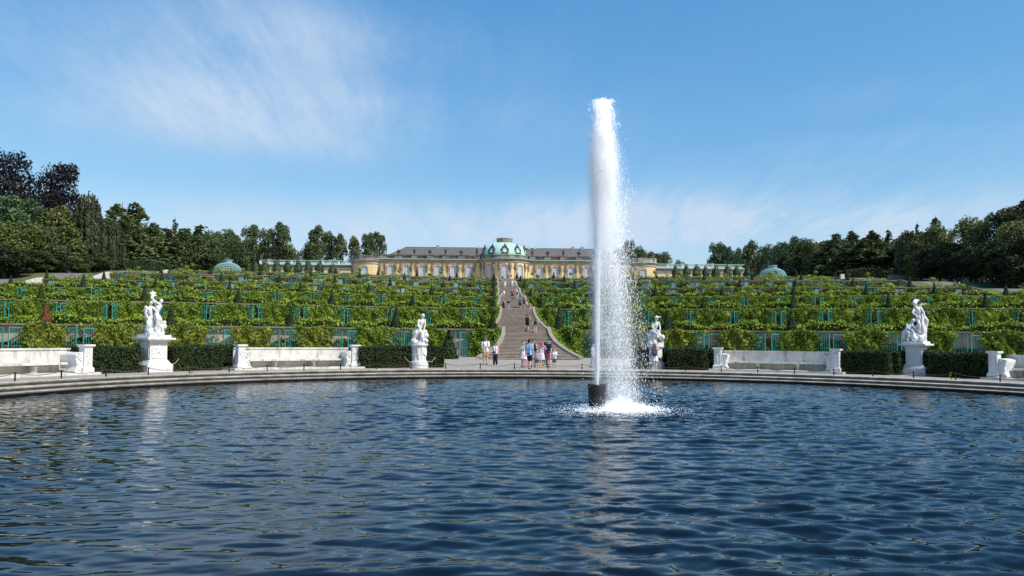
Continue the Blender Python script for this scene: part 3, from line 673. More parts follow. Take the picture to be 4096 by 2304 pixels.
def window(parent, f, ww, spring, seg=8, nx=4, dz=.72, gm=None):
    r = ww/2; mb = MB(); g = MB()
    def bar(a, b, t=.05, d0=.24, d1=.32):
        (x0, z0), (x1, z1) = a, b; L = math.hypot(x1-x0, z1-z0); ux, uz = (x1-x0)/L, (z1-z0)/L; px, pz = -uz*t, ux*t
        c = [(x0+px, z0+pz), (x0-px, z0-pz), (x1-px, z1-pz), (x1+px, z1+pz)]
        mb.add([f(x, z, d0) for x, z in c]+[f(x, z, d1) for x, z in c], [(0, 1, 2, 3), (4, 7, 6, 5), (0, 4, 5, 1), (1, 5, 6, 2), (2, 6, 7, 3), (3, 7, 4, 0)])
    arc = [(r*math.cos(math.pi*i/seg), spring+r*math.sin(math.pi*i/seg)) for i in range(seg+1)]
    for i in range(seg): bar(arc[i], arc[i+1], .09, .2)
    bar((-r, 0), (-r, spring), .09, .2); bar((r, 0), (r, spring), .09, .2); bar((-r, spring), (r, spring), .07, .22); bar((0, 0), (0, spring+r), .08, .22)
    for i in range(1, nx):
        x = -r+2*r*i/nx
        if abs(x) > .01: bar((x, 0), (x, spring+math.sqrt(max(0, r*r-x*x))), .035)
    z = dz
    while z < spring-.1: bar((-r, z), (r, z), .035); z += dz
    wf = mb.build('window', win_white, parent)
    V = [f(x, z, .30) for x, z in arc]+[f(-r, 0, .30), f(r, 0, .30)]
    g.add(V, [tuple(range(len(V)))[::-1]]).build('glass', gm or glass_m, wf)
    if parent is pal: tm = MB(); arch_trim(tm, f, ww, spring); tm.build('moulding', stone_grey, wf)
def arch_trim(mb, f, ww, spring, wd=.26, d=-.07, seg=10):
    r = ww/2; pts = [(r, 0, 1, 0)]+[(r*math.cos(math.pi*i/seg), spring+r*math.sin(math.pi*i/seg), math.cos(math.pi*i/seg), math.sin(math.pi*i/seg)) for i in range(seg+1)]+[(-r, 0, -1, 0)]
    V = []; F = []
    for x, z, cx_, cz_ in pts: V += [f(x, z, 0.0), f(x, z, d), f(x+cx_*wd, z+cz_*wd, d), f(x+cx_*wd, z+cz_*wd, 0.0)]
    for i in range(len(pts)-1):
        for j in range(3): F.append((4*i+j, 4*i+j+1, 4*i+5+j, 4*i+4+j))
    mb.add(V, F)
def flat(x0, y0=0.0): return lambda s_, z, d: (x0+s_, y0+d, z)
RC, RY = 8.5, 3.0
def curve(a0, rc=RC, cx_=0.0, cy_=RY): return lambda s_, z, d: (cx_+(rc-d)*math.sin(a0+s_/rc), cy_-(rc-d)*math.cos(a0+s_/rc), z)
BW = 5.05; bays = [s*(11.5+BW*n) for s in (-1, 1) for n in range(6)]
wall, trim = MB(), MB()
for x in bays:
    bay(wall, flat(x), BW, 6.9, 1.9, 5.1); window(pal, flat(x), 1.9, 5.1)
for s in (-1, 1): wall.box((min(s*39.27, s*41.5), 0, 0), (max(s*39.27, s*41.5), .4, 6.9)); wall.box((min(s*7.6, s*8.97), 0, 0), (max(s*7.6, s*8.97), .4, 6.9))
wall.box((-41.4, .6, 0), (41.4, 18, 6.8))
wall.build('facade_wall', palace_yellow, pal)
rot = MB(); aw = R(36)*RC
for a in (-R(36), 0, R(36)):
    f = curve(a)
    nseg = 1
    bay(rot, f, aw*.999, 6.9, 1.9, 5.1); window(pal, f, 1.9, 5.1)
for s in (-1, 1):
    V = []
    for i in range(5): a = s*(R(54)+R(22)*i/4); V += [(RC*math.sin(a), RY-RC*math.cos(a), 0), (RC*math.sin(a), RY-RC*math.cos(a), 6.9)]
    rot.add(V, [(2*i, 2*i+2, 2*i+3, 2*i+1) for i in range(4)])
rot.build('rotunda_wall', palace_yellow, pal)
# entablature, cornice and attic, straight and round the rotunda
ent, cor, att = MB(), MB(), MB()
for s in (-1, 1):
    a, b = (min(s*7.9, s*41.6), max(s*7.9, s*41.6))
    ent.box((a, -.25, 6.9), (b, .6, 7.18)); ent.box((a, -.15, 7.18), (b, .6, 7.75)); cor.box((a, -.85, 7.92), (b, .8, 8.04)); ent.box((a, -.55, 7.75), (b, .6, 7.92))
    att.box((a, -.1, 8.04), (b, .5, 8.28)); att.box((a, -.2, 9.35), (b, .6, 9.52))
    n = 14
    for i in range(7):                # balustrade: solid piers and openings with balusters
        xc = s*(9.0+BW*i); att.box((xc-1.05, -.05, 8.28), (xc+1.05, .45, 9.35))
        if i < 6:
            for j in range(9):
                xb = s*(9.0+BW*i)+s*(1.25+j*.32); T = Matrix.Translation((xb, .2, 8.28)); att.lathe([(.07, 0), (.12, .3), (.06, .7), (.11, 1.07)], 6, T)
A0, A1 = -math.pi/2-R(73), -math.pi/2+R(73); Tc = Matrix.Translation((0, RY, 0))
ent.lathe([(RC+.02, 6.88), (RC+.25, 6.9), (RC+.25, 7.18), (RC+.15, 7.18), (RC+.15, 7.75), (RC+.55, 7.78), (RC+.55, 7.92), (RC-.3, 7.92)], 48, Tc, A0, A1)
cor.lathe([(RC+.1, 7.92), (RC+.88, 7.93), (RC+.88, 8.05), (RC-.3, 8.12)], 48, Tc, A0, A1)
att.lathe([(RC-.35, 8.0), (RC-.35, 9.1), (RC-.22, 9.12), (RC-.22, 9.3), (7.5, 9.42)], 64, Tc)
ent.build('entablature', stone_grey, pal); cor.build('cornice', copper_green, pal); att.build('balustrade', stone_dark, pal)
# letters round the frieze
fc = bpy.data.curves.new('letters', 'FONT'); fc.body = 'SANS, SOUCI.'; fc.size = .62; fc.extrude = .03; fc.align_x = 'CENTER'; fc.space_character = 1.35
fo = bpy.data.objects.new('letters', fc); C.objects.link(fo); dg = bpy.context.evaluated_depsgraph_get(); me = bpy.data.meshes.new_from_object(fo.evaluated_get(dg)); bpy.data.objects.remove(fo)
for v in me.vertices:
    s_, z, d = v.co.x, v.co.y, v.co.z; a = s_/(RC+.15); rr_ = RC+.17+d; v.co = (rr_*math.sin(a), RY-rr_*math.cos(a), 7.27+z)
me.materials.clear(); link('lettering', me, letter_m, pal)
# dome
dome = MB(); pr = [(7.45, 9.40)]+[(7.5*math.cos(t), 9.5+4.7*math.sin(t)) for t in [R(4+66*i/14) for i in range(15)]]
dome.lathe(pr, 64, Tc, caps=False)
for i in range(24):
    a = 2*math.pi*i/24+.13; pts = [((r_+.03)*math.cos(a), (r_+.03)*math.sin(a)+RY, z_+.01) for r_, z_ in pr[1:]]; dome.tube(pts, .05, 4)
dome.build('dome', copper_green, pal, sm=False)
lan = MB().lathe([(2.75, 13.6), (2.75, 13.95), (2.45, 13.98), (2.45, 14.25)], 32, Tc)
lan.lathe([(2.62, 15.1), (2.7, 15.12), (2.7, 15.35), (2.3, 15.35)], 32, Tc)
for i in range(40):
    a = 2*math.pi*i/40; wv = .28 if i % 5 == 0 else .1
    lan.box((-wv, -.16, 14.25), (wv, .16, 15.1), Tc @ Matrix.Rotation(a, 4, 'Z') @ Matrix.Translation((0, -2.42, 0)))
lan.lathe([(2.2, 14.0), (2.2, 15.1), (0.01, 15.1)], 24, Tc, caps=False)
lan.build('lantern', stone_grey, pal)
# oval dormer windows with carved frames
def dormer_mesh():
    ch = []
    for i in range(18):
        a = 2*math.pi*i/18; ch.append([((.82*math.cos(a)), 0, 1.15+1.0*math.sin(a)), .22])
    chains = [[tuple(c) for c in ch]+[tuple(ch[0])], [((-.9, 0, .1), .3), ((.9, 0, .1), .3)], [((-1.0, 0, 1.5), .3), ((-1.15, 0, .5), .22)], [((1.0, 0, 1.5), .3), ((1.15, 0, .5), .22)],
              [((-.6, 0, 2.1), .3), ((0, 0, 2.35), .34), ((.6, 0, 2.1), .3)], [((0, 0, 2.4), .34), ((.05, 0, 2.9), .26), ((0, 0, 3.25), .17)], [((-.35, 0, 2.5), .15), ((.4, 0, 2.75), .12)]]
    return blob_mesh('dormer', chains, .09)
dm = dormer_mesh(); dm.materials.append(urn_stone)
gl_d = MB().lathe([(.01, 0), (.66, .01)], 20, Matrix.Rotation(R(90), 4, 'X')).mesh('pane'); gl_d.materials.append(glass_m)
for a in (-R(72), -R(36), 0, R(36), R(72)):
    d_ = link('dormer', dm, None, pal, (7.3*math.sin(a), RY-7.3*math.cos(a), 9.75), a); d_.rotation_euler = (R(-12), 0, a)
    link('pane', gl_d, None, d_, (0, -.06, 1.15)).scale = (1, 1, 1.3)
# slate roofs with hipped ends
for s in (-1, 1):
    V = [(s*6.5, .9, 9.1), (s*38.6, .9, 9.1), (s*38.6, 17, 9.1), (s*6.5, 17, 9.1), (s*6.5, 9, 12.9), (s*33.2, 9, 12.9)]
    rf = MB().add(V, [(0, 1, 5, 4) if s > 0 else (1, 0, 4, 5), (1, 2, 5) if s > 0 else (2, 1, 5), (2, 3, 4, 5) if s > 0 else (3, 2, 5, 4)]); rf.tube([(s*6.5, 9, 12.93), (s*33.2, 9, 12.93)], .12, 5)
    ro = rf.build('slate_roof', slate, pal)
    for xx in ((-22.3,) if s < 0 else (23.0, 26.2)): MB().box((xx-.45, 8.2, 12.2), (xx+.45, 9.4, 13.6)).build('chimney', stone_grey, ro)
    for xx in ((s*8.2, s*10.2) if s > 0 else (s*8.4,)):
        MB().add([(xx-.5, 7.6, 12.5), (xx+.5, 7.6, 12.5), (xx, 7.6, 13.7), (xx-.5, 9.2, 12.5), (xx+.5, 9.2, 12.5), (xx, 9.2, 13.7)], [(0, 1, 2), (3, 5, 4), (0, 2, 5, 3), (1, 4, 5, 2), (0, 3, 4, 1)]).build('roof_hatch', copper_green, ro)
# caryatid herms in pairs between the windows
def herm_mesh(v):
    s = 1 if v else -1
    ch = [[((0, -.12, 0), .22), ((0, -.14, .4), .26), ((.02*s, -.18, 1.0), .36), ((.05*s, -.22, 1.5), .40)], [((-.3, -.2, 1.45), .2), ((.3, -.2, 1.45), .2)],
          [((.03*s, -.25, 1.5), .18), ((.05*s, -.3, 1.95), .2), ((.04*s, -.32, 2.1), .17)], [((.32*s, -.2, 1.55), .15), ((.55*s, -.3, 1.95), .12), ((.25*s, -.25, 2.35), .11)],
          [((-.32*s, -.2, 1.5), .15), ((-.5*s, -.34, 1.05), .12), ((-.1*s, -.5, .95), .1)], [((-.2, -.3, .75), .2), ((.25, -.32, .6), .2), ((.1*s, -.25, .1), .2), ((0, -.2, -.3), .12)], [((-.45, -.1, 2.55), .12), ((.45, -.1, 2.55), .12)]]
    return blob_mesh('herm', ch, .075, sm_iter=1)
herms = [herm_mesh(0), herm_mesh(1)]
for h_ in herms: h_.materials.append(figure_stone)
pil = MB(); 
def put_herm(f, i):
    p = f(0, 4.35, 0); q = f(.05, 4.35, 0); rz = math.atan2(q[1]-p[1], q[0]-p[0])
    link('herm_figure', herms[i % 2], None, pal, p, rz)
    Tm = Matrix.Translation(f(0, 0, 0)) @ Matrix.Rotation(rz, 4, 'Z'); pil.box((-.42, -.16, 0), (.42, .15, .6), Tm); pil.add([(-.26, -.12, .6), (.26, -.12, .6), (.26, .15, .6), (-.26, .15, .6), (-.46, -.12, 6.88), (.46, -.12, 6.88), (.46, .15, 6.88), (-.46, .15, 6.88)], [(0, 1, 5, 4), (1, 2, 6, 5), (3, 0, 4, 7)], Tm)
for s in (-1, 1):
    for n in range(7):
        xc = 11.5-BW/2+BW*n
        for e in (-.85, .85):
            if xc+e > 8.6: put_herm(flat(s*(xc+e)), n+int(e > 0))
for a in (-18, 18, -56, 56):
    for e in (-6, 6): put_herm(curve(R(a+e)), int(e > 0))
pil.build('pilaster', stone_grey, pal)
# urns on the balustrade
u1 = MB().lathe([(.28, 0), (.3, .15), (.12, .25), (.12, .4), (.5, .75), (.62, 1.05), (.45, 1.2), (.3, 1.3), (.42, 1.5), (.12, 1.6)], 12).mesh('urn', True)
u2 = MB().lathe([(.26, 0), (.28, .2), (.11, .32), (.3, .6), (.38, .9), (.2, 1.25), (.5, 1.4), (.3, 1.55), (.25, 1.75), (.08, 1.9)], 12).mesh('urn', True)
for u in (u1, u2): u.materials.append(urn_stone)
for s in (-1, 1):
    for n in range(7): link('urn', u1 if n % 2 else u2, None, pal, (s*(9.0+BW*n), .2, 9.52)).scale = (1.15, 1.15, 1)
roof_fig = blob_mesh('roof_figure', [[((-.9, 0, .3), .4), ((.9, 0, .25), .45)], [((-.4, 0, .5), .4), ((-.3, -.1, 1.2), .32), ((-.25, -.1, 1.7), .2)], [((.5, 0, .4), .35), ((.6, 0, 1.0), .28), ((.62, 0, 1.4), .17)], [((-.3, 0, 1.2), .15), ((.2, -.1, 1.0), .12)], [((.9, 0, .3), .3), ((1.3, 0, .6), .15)]], .09)
roof_fig.materials.append(urn_stone)
# round end pavilions
for s in (-1, 1):
    pc, pr_ = (s*44.8, 3.0), 5.0; Tp = Matrix.Translation((pc[0], pc[1], 0)); pw = MB()
    f = curve(0, pr_, *pc); bay(pw, f, 2.6, 6.3, 1.9, 4.5)
    V = []; a0 = 1.3/pr_
    for e in (-1, 1):
        V = []
        for i in range(13): a = e*(a0+(2.3-a0)*i/12); V += [(pc[0]+pr_*math.sin(a), pc[1]-pr_*math.cos(a), 0), (pc[0]+pr_*math.sin(a), pc[1]-pr_*math.cos(a), 6.3)]
        pw.add(V, [(2*i, 2*i+2, 2*i+3, 2*i+1) for i in range(12)])
    pw.lathe([(pr_-.5, 0.0), (pr_-.5, 6.2)], 24, Tp, R(20), R(160))
    po = pw.build('pavilion_wall', pav_yellow, pal)
    gr = MB()
    for z in (.9, 1.7, 2.5, 3.3, 4.1, 4.9): gr.lathe([(pr_+.012, z), (pr_+.012, z+.07)], 20, Tp, -math.pi/2+.34, -math.pi/2+1.7, caps=False); gr.lathe([(pr_+.012, z), (pr_+.012, z+.07)], 20, Tp, -math.pi/2-1.7, -math.pi/2-.34, caps=False)
    gr.build('rustication', stone_grey, po)
    tr_ = MB(); arch_trim(tr_, f, 1.9, 4.5, .3, -.12); tr_.build('window_surround', stone_grey, po); window(po, f, 1.9, 4.5)
    MB().lathe([(pr_, 6.28), (pr_+.25, 6.3), (pr_+.2, 6.5), (pr_+.1, 6.9), (pr_+.5, 7.3), (pr_+.5, 7.42), (pr_-.5, 7.42)], 40, Tp).build('entablature', stone_grey, po)
    MB().lathe([(pr_+.3, 7.42), (pr_+.8, 7.43), (pr_+.8, 7.53), (pr_-.3, 7.58)], 40, Tp).build('cornice', copper_green, po)
    pp = MB().lathe([(pr_-.1, 7.5), (pr_-.1, 8.7), (pr_+.05, 8.72), (pr_+.05, 8.9), (pr_-1, 8.9)], 40, Tp)
    for a in (-60, -10, 55): pp.box((-.8, -.3, 7.5), (.8, .3, 9.0), Tp @ Matrix.Rotation(R(a), 4, 'Z') @ Matrix.Translation((0, -pr_, 0)))
    pp.build('parapet', stone_dark if s < 0 else stone_grey, po)
    for a in (-42, 45): link('roof_figure', roof_fig, None, po, (pc[0]+4.7*math.sin(R(a)), pc[1]-4.7*math.cos(R(a)), 8.95), R(a))
    MB().box((min(s*39.4, s*44), .8, 6.9), (max(s*39.4, s*44), 12, 9.0)).build('rear_wall', stone_grey, po)
    # the carved trophy beside the window
    link('herm_figure', herms[0], None, po, (pc[0]-4.3 if s < 0 else pc[0]+4.3, pc[1]-2.7, 2.2), s*R(55)).scale = (.8, .8, 1.3)
# side wings
def lowwing(s):
    wg = thing('palace_wing', f'low cream side wing with white balustrade, {SIDE[s]} of the palace behind clipped trees', 'palace wing', (s*66.5, PY+13, PZ))
    b, e_, c_, ba = MB(), MB(), MB(), MB(); L = 15.8
    b.box((-L, .3, 0), (L, 9, 5.6)); n = 6; w_ = 2*L/n
    for i in range(n):
        xc = -L+w_*(i+.5); o_ = 1.0
        b.box((xc-w_/2, 0, 0), (xc-.65, .29, 5.6)); b.box((xc+.65, 0, 0), (xc+w_/2, .29, 5.6)); b.box((xc-.65, 0, 4.1), (xc+.65, .29, 5.6)); b.box((xc-.65, 0, 0), (xc+.65, .29, 1.9))
        wf = MB()
        for x0, x1, z0, z1 in ((-.65, -.55, 1.9, 4.1), (.55, .65, 1.9, 4.1), (-.55, .55, 1.9, 2.0), (-.55, .55, 4.0, 4.1), (-.05, .05, 2.0, 4.0), (-.55, -.05, 3.2, 3.28), (.05, .55, 3.2, 3.28)): wf.box((xc+x0, .12, z0), (xc+x1, .22, z1))
        wo = wf.build('window', win_white, wg); MB().box((xc-.55, .2, 2.0), (xc+.55, .26, 4.0)).build('glass', glass_d, wo)
        fr = MB()
        for x0, x1, z0, z1 in ((-.9, -.65, 1.7, 4.3), (.65, .9, 1.7, 4.3), (-.65, .65, 4.1, 4.3), (-.65, .65, 1.7, 1.9)): fr.box((xc+x0, -.06, z0), (xc+x1, .1, z1))
        fr.box((xc+w_/2-.35, -.12, 0), (xc+w_/2+.35, .1, 5.0)); fr.box((xc+w_/2-.5, -.18, 4.7), (xc+w_/2+.5, .1, 5.6)); fr.build('stone_frame', stone_grey, wo)
        MB().box((xc-2, 5.5, 7.5), (xc-1, 6.5, 9.4)).build('chimney', brick if i % 2 else stone_grey, wg) if i % 2 == 0 else None
        ba.box((-L+w_*i-.4, -.2, 7.32), (-L+w_*i+.4, .3, 8.4))
        for j in range(12): ba.lathe([(.09, 0), (.15, .3), (.07, .7), (.13, 1.0)], 6, Matrix.Translation((-L+w_*i+.75+j*(w_-1.5)/11, .05, 7.35)))
    b.build('wall', wing_cream, wg)
    e_.box((-L, -.25, 5.6), (L, .5, 5.95)); e_.box((-L, -.1, 5.95), (L, .5, 6.75)); e_.box((-L, -.5, 6.75), (L, .5, 7.0)); e_.build('entablature', stone_grey, wg)
    c_.box((-L, -.75, 7.0), (L, .6, 7.12)); c_.box((-L, -.3, 8.4), (L, .4, 8.56)); c_.build('cornice', copper_green, wg)
    ba.box((-L, -.25, 7.12), (L, .35, 7.32)); ba.build('balustrade', FLAT('white_balustrade', (.60, .66, .60), .7) if s < 0 else FLAT('pale_balustrade', (.62, .65, .60), .7), wg)
    link('urn', u2, None, wg, (s*L, 0, 8.56))
    MB().box((-L, .5, 5.6), (L, 9, 7.3)).build('flat_roof', stone_grey, wg)
for s in (-1, 1): lowwing(s)
# trellis pavilions with gilded suns
for s, px_ in ((-1, 910), (1, 3090)):
    p = at_y(px_, 1090, 246); xc = p.x
    t = thing('trellis_pavilion', f'pale green lattice pavilion with domed roof and golden sun, {SIDE[s]} of the palace', 'pavilion', (xc, 246, PZ))
    la = MB(); n = 28; rr_ = 4.1
    prf = [(rr_, 0), (rr_, 2.4), (rr_+.25, 2.45), (rr_+.25, 2.75)]+[(rr_*math.cos(R(a)), 2.7+2.6*math.sin(R(a))) for a in range(4, 70, 11)]
    for i in range(n):
        a = 2*math.pi*i/n; la.tube([(r_*math.cos(a), r_*math.sin(a), z_) for r_, z_ in prf], .06, 4)
        for d_ in (1, -1):
            la.tube([(rr_*math.cos(R(e))*math.cos(a+d_*e*.012), rr_*math.cos(R(e))*math.sin(a+d_*e*.012), 2.7+2.6*math.sin(R(e))) for e in range(4, 70, 11)], .045, 4)
    for z_ in (.1, .8, 1.6, 2.4, 2.75): la.lathe([(rr_-.05, z_), (rr_+.08, z_), (rr_+.08, z_+.12), (rr_-.05, z_+.12)], 28, caps=False)
    for e in (15, 30, 45, 58): la.lathe([(rr_*math.cos(R(e)), 2.7+2.6*math.sin(R(e))), (rr_*math.cos(R(e))+.06, 2.72+2.6*math.sin(R(e))), (rr_*math.cos(R(e)), 2.82+2.6*math.sin(R(e)))], 28, caps=False)
    la.build('lattice', trellis_m, t)
    MB().lathe([(1.5, 5.1), (1.5, 5.3), (1.3, 5.35), (1.3, 5.8), (1.55, 5.85), (1.55, 6.05)], 20).build('crown_ring', trellis_m, t)
    sn = MB().lathe([(.01, -.1), (.55, 0), (.01, .12)], 16, Matrix.Translation((0, -rr_-.1, 1.7)) @ Matrix.Rotation(R(90), 4, 'X'))
    for i in range(24):
        a = 2*math.pi*i/24; L = 1.25 if i % 2 else 1.0; b_ = .12
        sn.add([(.45*math.cos(a-b_), -rr_-.12, 1.7+.45*math.sin(a-b_)), (.45*math.cos(a+b_), -rr_-.12, 1.7+.45*math.sin(a+b_)), (L*math.cos(a), -rr_-.12, 1.7+L*math.sin(a))], [(0, 1, 2)])
    sn.build('golden_sun', gold, t)
# ---------------------------------------------------------------- statues
def body(J, k=1.0, head=.115, tw=1.0):
    """capsule chains of one human figure from named joints (metres)"""
    P = lambda n: tuple(J[n]); ch = []
    ch.append([(P('hip'), .17*k*tw), (P('waist'), .135*k*tw), (P('chest'), .17*k*tw), (P('neck'), .065*k)])
    hd = Vector(J['head']); nk = Vector(J['neck']); up = (hd-nk).normalized()
    ch.append([(P('neck'), .06*k), (tuple(hd-up*.03), head*.82), (tuple(hd+up*.05), head)])
    f = Vector(J.get('face', (0, -1, 0))).normalized(); ch.append([(tuple(hd+f*head*.95-up*.02), .028), (tuple(hd+f*head*1.02-up*.045), .024)])
    for a in ('l', 'r'):
        sh, el, wr = Vector(J['sh'+a]), Vector(J['el'+a]), Vector(J['wr'+a]); ch.append([(P('chest'), .11*k), (tuple(sh), .078*k), (tuple(el), .055*k), (tuple(wr), .038*k)])
        d = (wr-el).normalized(); e = d.orthogonal().normalized(); ch.append([(tuple(wr), .038*k), (tuple(wr+d*.08), .043*k)])
        for q in range(4): o_ = e*(q-1.5)*.024; ch.append([(tuple(wr+d*.08+o_), .016), (tuple(wr+d*(.135-abs(q-1.3)*.012)+o_+d.cross(e)*.015), .013)])
        ch.append([(tuple(wr+d*.03+e*.03), .018), (tuple(wr+d*.09+e*.07), .014)])
        hp, kn, an = Vector(J['hp'+a]), Vector(J['kn'+a]), Vector(J['an'+a]); ch.append([(tuple(hp), .125*k*tw), (tuple(hp.lerp(kn, .5)), .105*k), (tuple(kn), .075*k), (tuple(kn.lerp(an, .35)), .075*k), (tuple(an), .045*k)])
        to = Vector(J.get('to'+a, an+Vector((0, -.18, -.05)))); ch.append([(tuple(an), .045*k), (tuple(to), .035*k)])
    return ch
def drape(pts, r0_, r1_, nfold=3, sp=.06, seed=0):
    g = random.Random(seed); out = []
    for i in range(nfold):
        o = Vector((g.uniform(-sp, sp), g.uniform(-sp, sp), 0)); L = len(pts)-1
        out.append([(tuple(Vector(p)+o*(1+.6*math.sin(j*2+i))), r0_+(r1_-r0_)*j/L) for j, p in enumerate(pts)])
    return out
def rock(c, r, n, seed):
    g = random.Random(seed); return [[((c[0]+g.uniform(-1, 1)*r[0], c[1]+g.uniform(-1, 1)*r[1], c[2]+g.uniform(-.5, 1)*r[2]), g.uniform(.10, .2))] for _ in range(n)]
# A: a standing group, two figures and one below
A1 = dict(hip=(-.20, .05, .88), waist=(-.22, .02, 1.08), chest=(-.30, 0, 1.33), neck=(-.30, -.02, 1.52), head=(-.24, -.06, 1.66), face=(.6, -.7, .2), shl=(-.14, -.05, 1.46), ell=(.05, -.2, 1.28), wrl=(.15, -.22, 1.12), shr=(-.46, 0, 1.44), elr=(-.50, -.1, 1.16), wrr=(-.38, -.22, .98),
          hpl=(-.12, .05, .85), knl=(-.05, -.1, .5), anl=(-.12, .1, .1), hpr=(-.28, .05, .85), knr=(-.28, -.12, .5), anr=(-.34, 0, .1))
A2 = dict(hip=(.10, -.12, 1.05), waist=(.10, -.12, 1.22), chest=(.16, -.1, 1.42), neck=(.24, -.08, 1.62), head=(.30, -.08, 1.76), face=(.3, -.9, .1), shl=(.32, -.1, 1.52), ell=(.12, -.2, 1.70), wrl=(-.14, -.2, 1.90), shr=(.05, -.08, 1.56), elr=(-.08, -.05, 1.78), wrr=(-.2, -.05, 1.96),
          hpl=(.18, -.12, 1.0), knl=(.36, -.28, .82), anl=(.42, -.1, .48), hpr=(.04, -.12, 1.0), knr=(.14, -.3, .7), anr=(.10, -.25, .30))
A3 = dict(hip=(.02, -.1, .32), waist=(.14, -.1, .38), chest=(.30, -.06, .46), neck=(.42, -.08, .55), head=(.50, -.1, .64), face=(.2, -.8, .5), shl=(.40, -.2, .46), ell=(.48, -.3, .28), wrl=(.40, -.36, .14), shr=(.34, .1, .5), elr=(.5, .1, .36), wrr=(.52, 0, .18),
          hpl=(0, -.16, .28), knl=(.1, -.4, .36), anl=(.30, -.46, .06), hpr=(-.02, -.02, .28), knr=(-.22, -.34, .3), anr=(-.40, -.34, .08))
chA = body(A1, 1.0)+body(A2, .92)+body(A3, .85)+drape([(.1, -.15, 1.1), (.22, -.25, .85), (.30, -.15, .55), (.36, 0, .2)], .09, .10, 5, .07, 1)+drape([(-.3, 0, .9), (-.3, -.05, .6), (-.36, .02, .2)], .09, .09, 4, .08, 2)+drape([(-.46, .05, 1.5), (-.56, .08, 1.3), (-.48, .06, 1.05), (-.4, .05, .8)], .06, .07, 3, .05, 8)
chA += [[((-.18, -.12, 2.0), .10), ((-.16, -.08, 2.12), .11), ((-.08, -.1, 2.2), .07)], [((-.2, -.1, 2.1), .06), ((-.30, -.1, 2.24), .045)], [((-.1, -.1, 2.15), .05), ((.02, -.12, 2.22), .04)], [((-.15, -.1, 2.2), .05), ((-.18, -.1, 2.32), .03)], [((-.06, -.1, 2.08), .06), ((.05, -.1, 2.06), .03)]]+rock((0, 0, .05), (.45, .4, .12), 26, 3)+rock((.4, .05, .35), (.15, .15, .3), 8, 4)+rock((-.15, .12, .35), (.2, .15, .3), 10, 5)
# B: seated bather
B1 = dict(hip=(-.06, .05, .74), waist=(.03, .02, .96), chest=(.12, 0, 1.22), neck=(.17, -.02, 1.46), head=(.20, -.06, 1.62), face=(.75, -.6, -.1), shl=(.33, -.02, 1.36), ell=(.36, -.08, 1.06), wrl=(.28, -.2, .82), shr=(-.06, 0, 1.36), elr=(-.12, -.1, 1.05), wrr=(.06, -.25, .82),
          hpl=(.06, 0, .70), knl=(-.02, -.42, .72), anl=(-.28, -.36, .26), tol=(-.36, -.45, .16), hpr=(-.14, 0, .70), knr=(-.24, -.40, .60), anr=(-.42, -.3, .20), tor=(-.5, -.4, .12))
chB = body(B1, .98)+drape([(.0, -.1, .75), (.14, -.35, .62), (.22, -.35, .3), (.18, -.3, .08)], .10, .09, 5, .09, 3)+drape([(-.2, .1, .75), (-.34, .1, .5), (-.4, .1, .2)], .10, .08, 3, .06, 4)+rock((.05, .1, .32), (.30, .25, .3), 30, 6)+rock((0, 0, .04), (.48, .38, .06), 26, 7)+rock((.38, 0, .4), (.12, .15, .25), 10, 9)+[[((.2, -.02, 1.66), .12), ((.12, .05, 1.68), .09)], [((.24, -.3, .55), .09), ((.36, -.3, .62), .07), ((.42, -.34, .66), .05)]]
# C: seated man with brimmed hat
C1 = dict(hip=(-.12, .06, .78), waist=(-.06, .0, .98), chest=(.02, -.06, 1.22), neck=(.05, -.12, 1.45), head=(.06, -.17, 1.60), face=(.35, -.8, -.35), shl=(.22, -.08, 1.36), ell=(.30, -.14, 1.04), wrl=(.26, -.3, .78), shr=(-.16, -.04, 1.36), elr=(-.22, -.2, 1.06), wrr=(.04, -.4, .86),
          hpl=(0, 0, .74), knl=(.08, -.42, .86), anl=(.28, -.36, .50), tol=(.40, -.42, .42), hpr=(-.2, 0, .74), knr=(-.24, -.44, .84), anr=(.12, -.5, .60), tor=(.24, -.56, .52))
chC = body(C1, 1.0)+[[((.06, -.18, 1.68), .13), ((.06, -.17, 1.74), .09)]]+[[((.06+.17*math.cos(a), -.19+.17*math.sin(a), 1.69), .022), ((.06+.17*math.cos(a+.6), -.19+.17*math.sin(a+.6), 1.69), .022)] for a in [i*.6 for i in range(11)]]+[[((.2, -.12, 1.72), .04), ((.32, -.1, 1.76), .03), ((.36, -.1, 1.7), .02)]]
chC += drape([(-.25, 0, .85), (-.38, -.1, .62), (-.42, -.05, .45)], .10, .08, 4, .07, 11)+drape([(0, -.2, .8), (-.12, -.35, .55), (-.2, -.3, .25)], .10, .09, 4, .08, 12)+rock((0, .05, .36), (.26, .22, .32), 30, 13)+rock((0, 0, .04), (.42, .36, .06), 26, 14)+rock((.32, -.2, .32), (.12, .15, .15), 8, 15)+[[((.3, -.3, .5), .06), ((.48, -.32, .36), .05), ((.5, -.3, .30), .04)]]
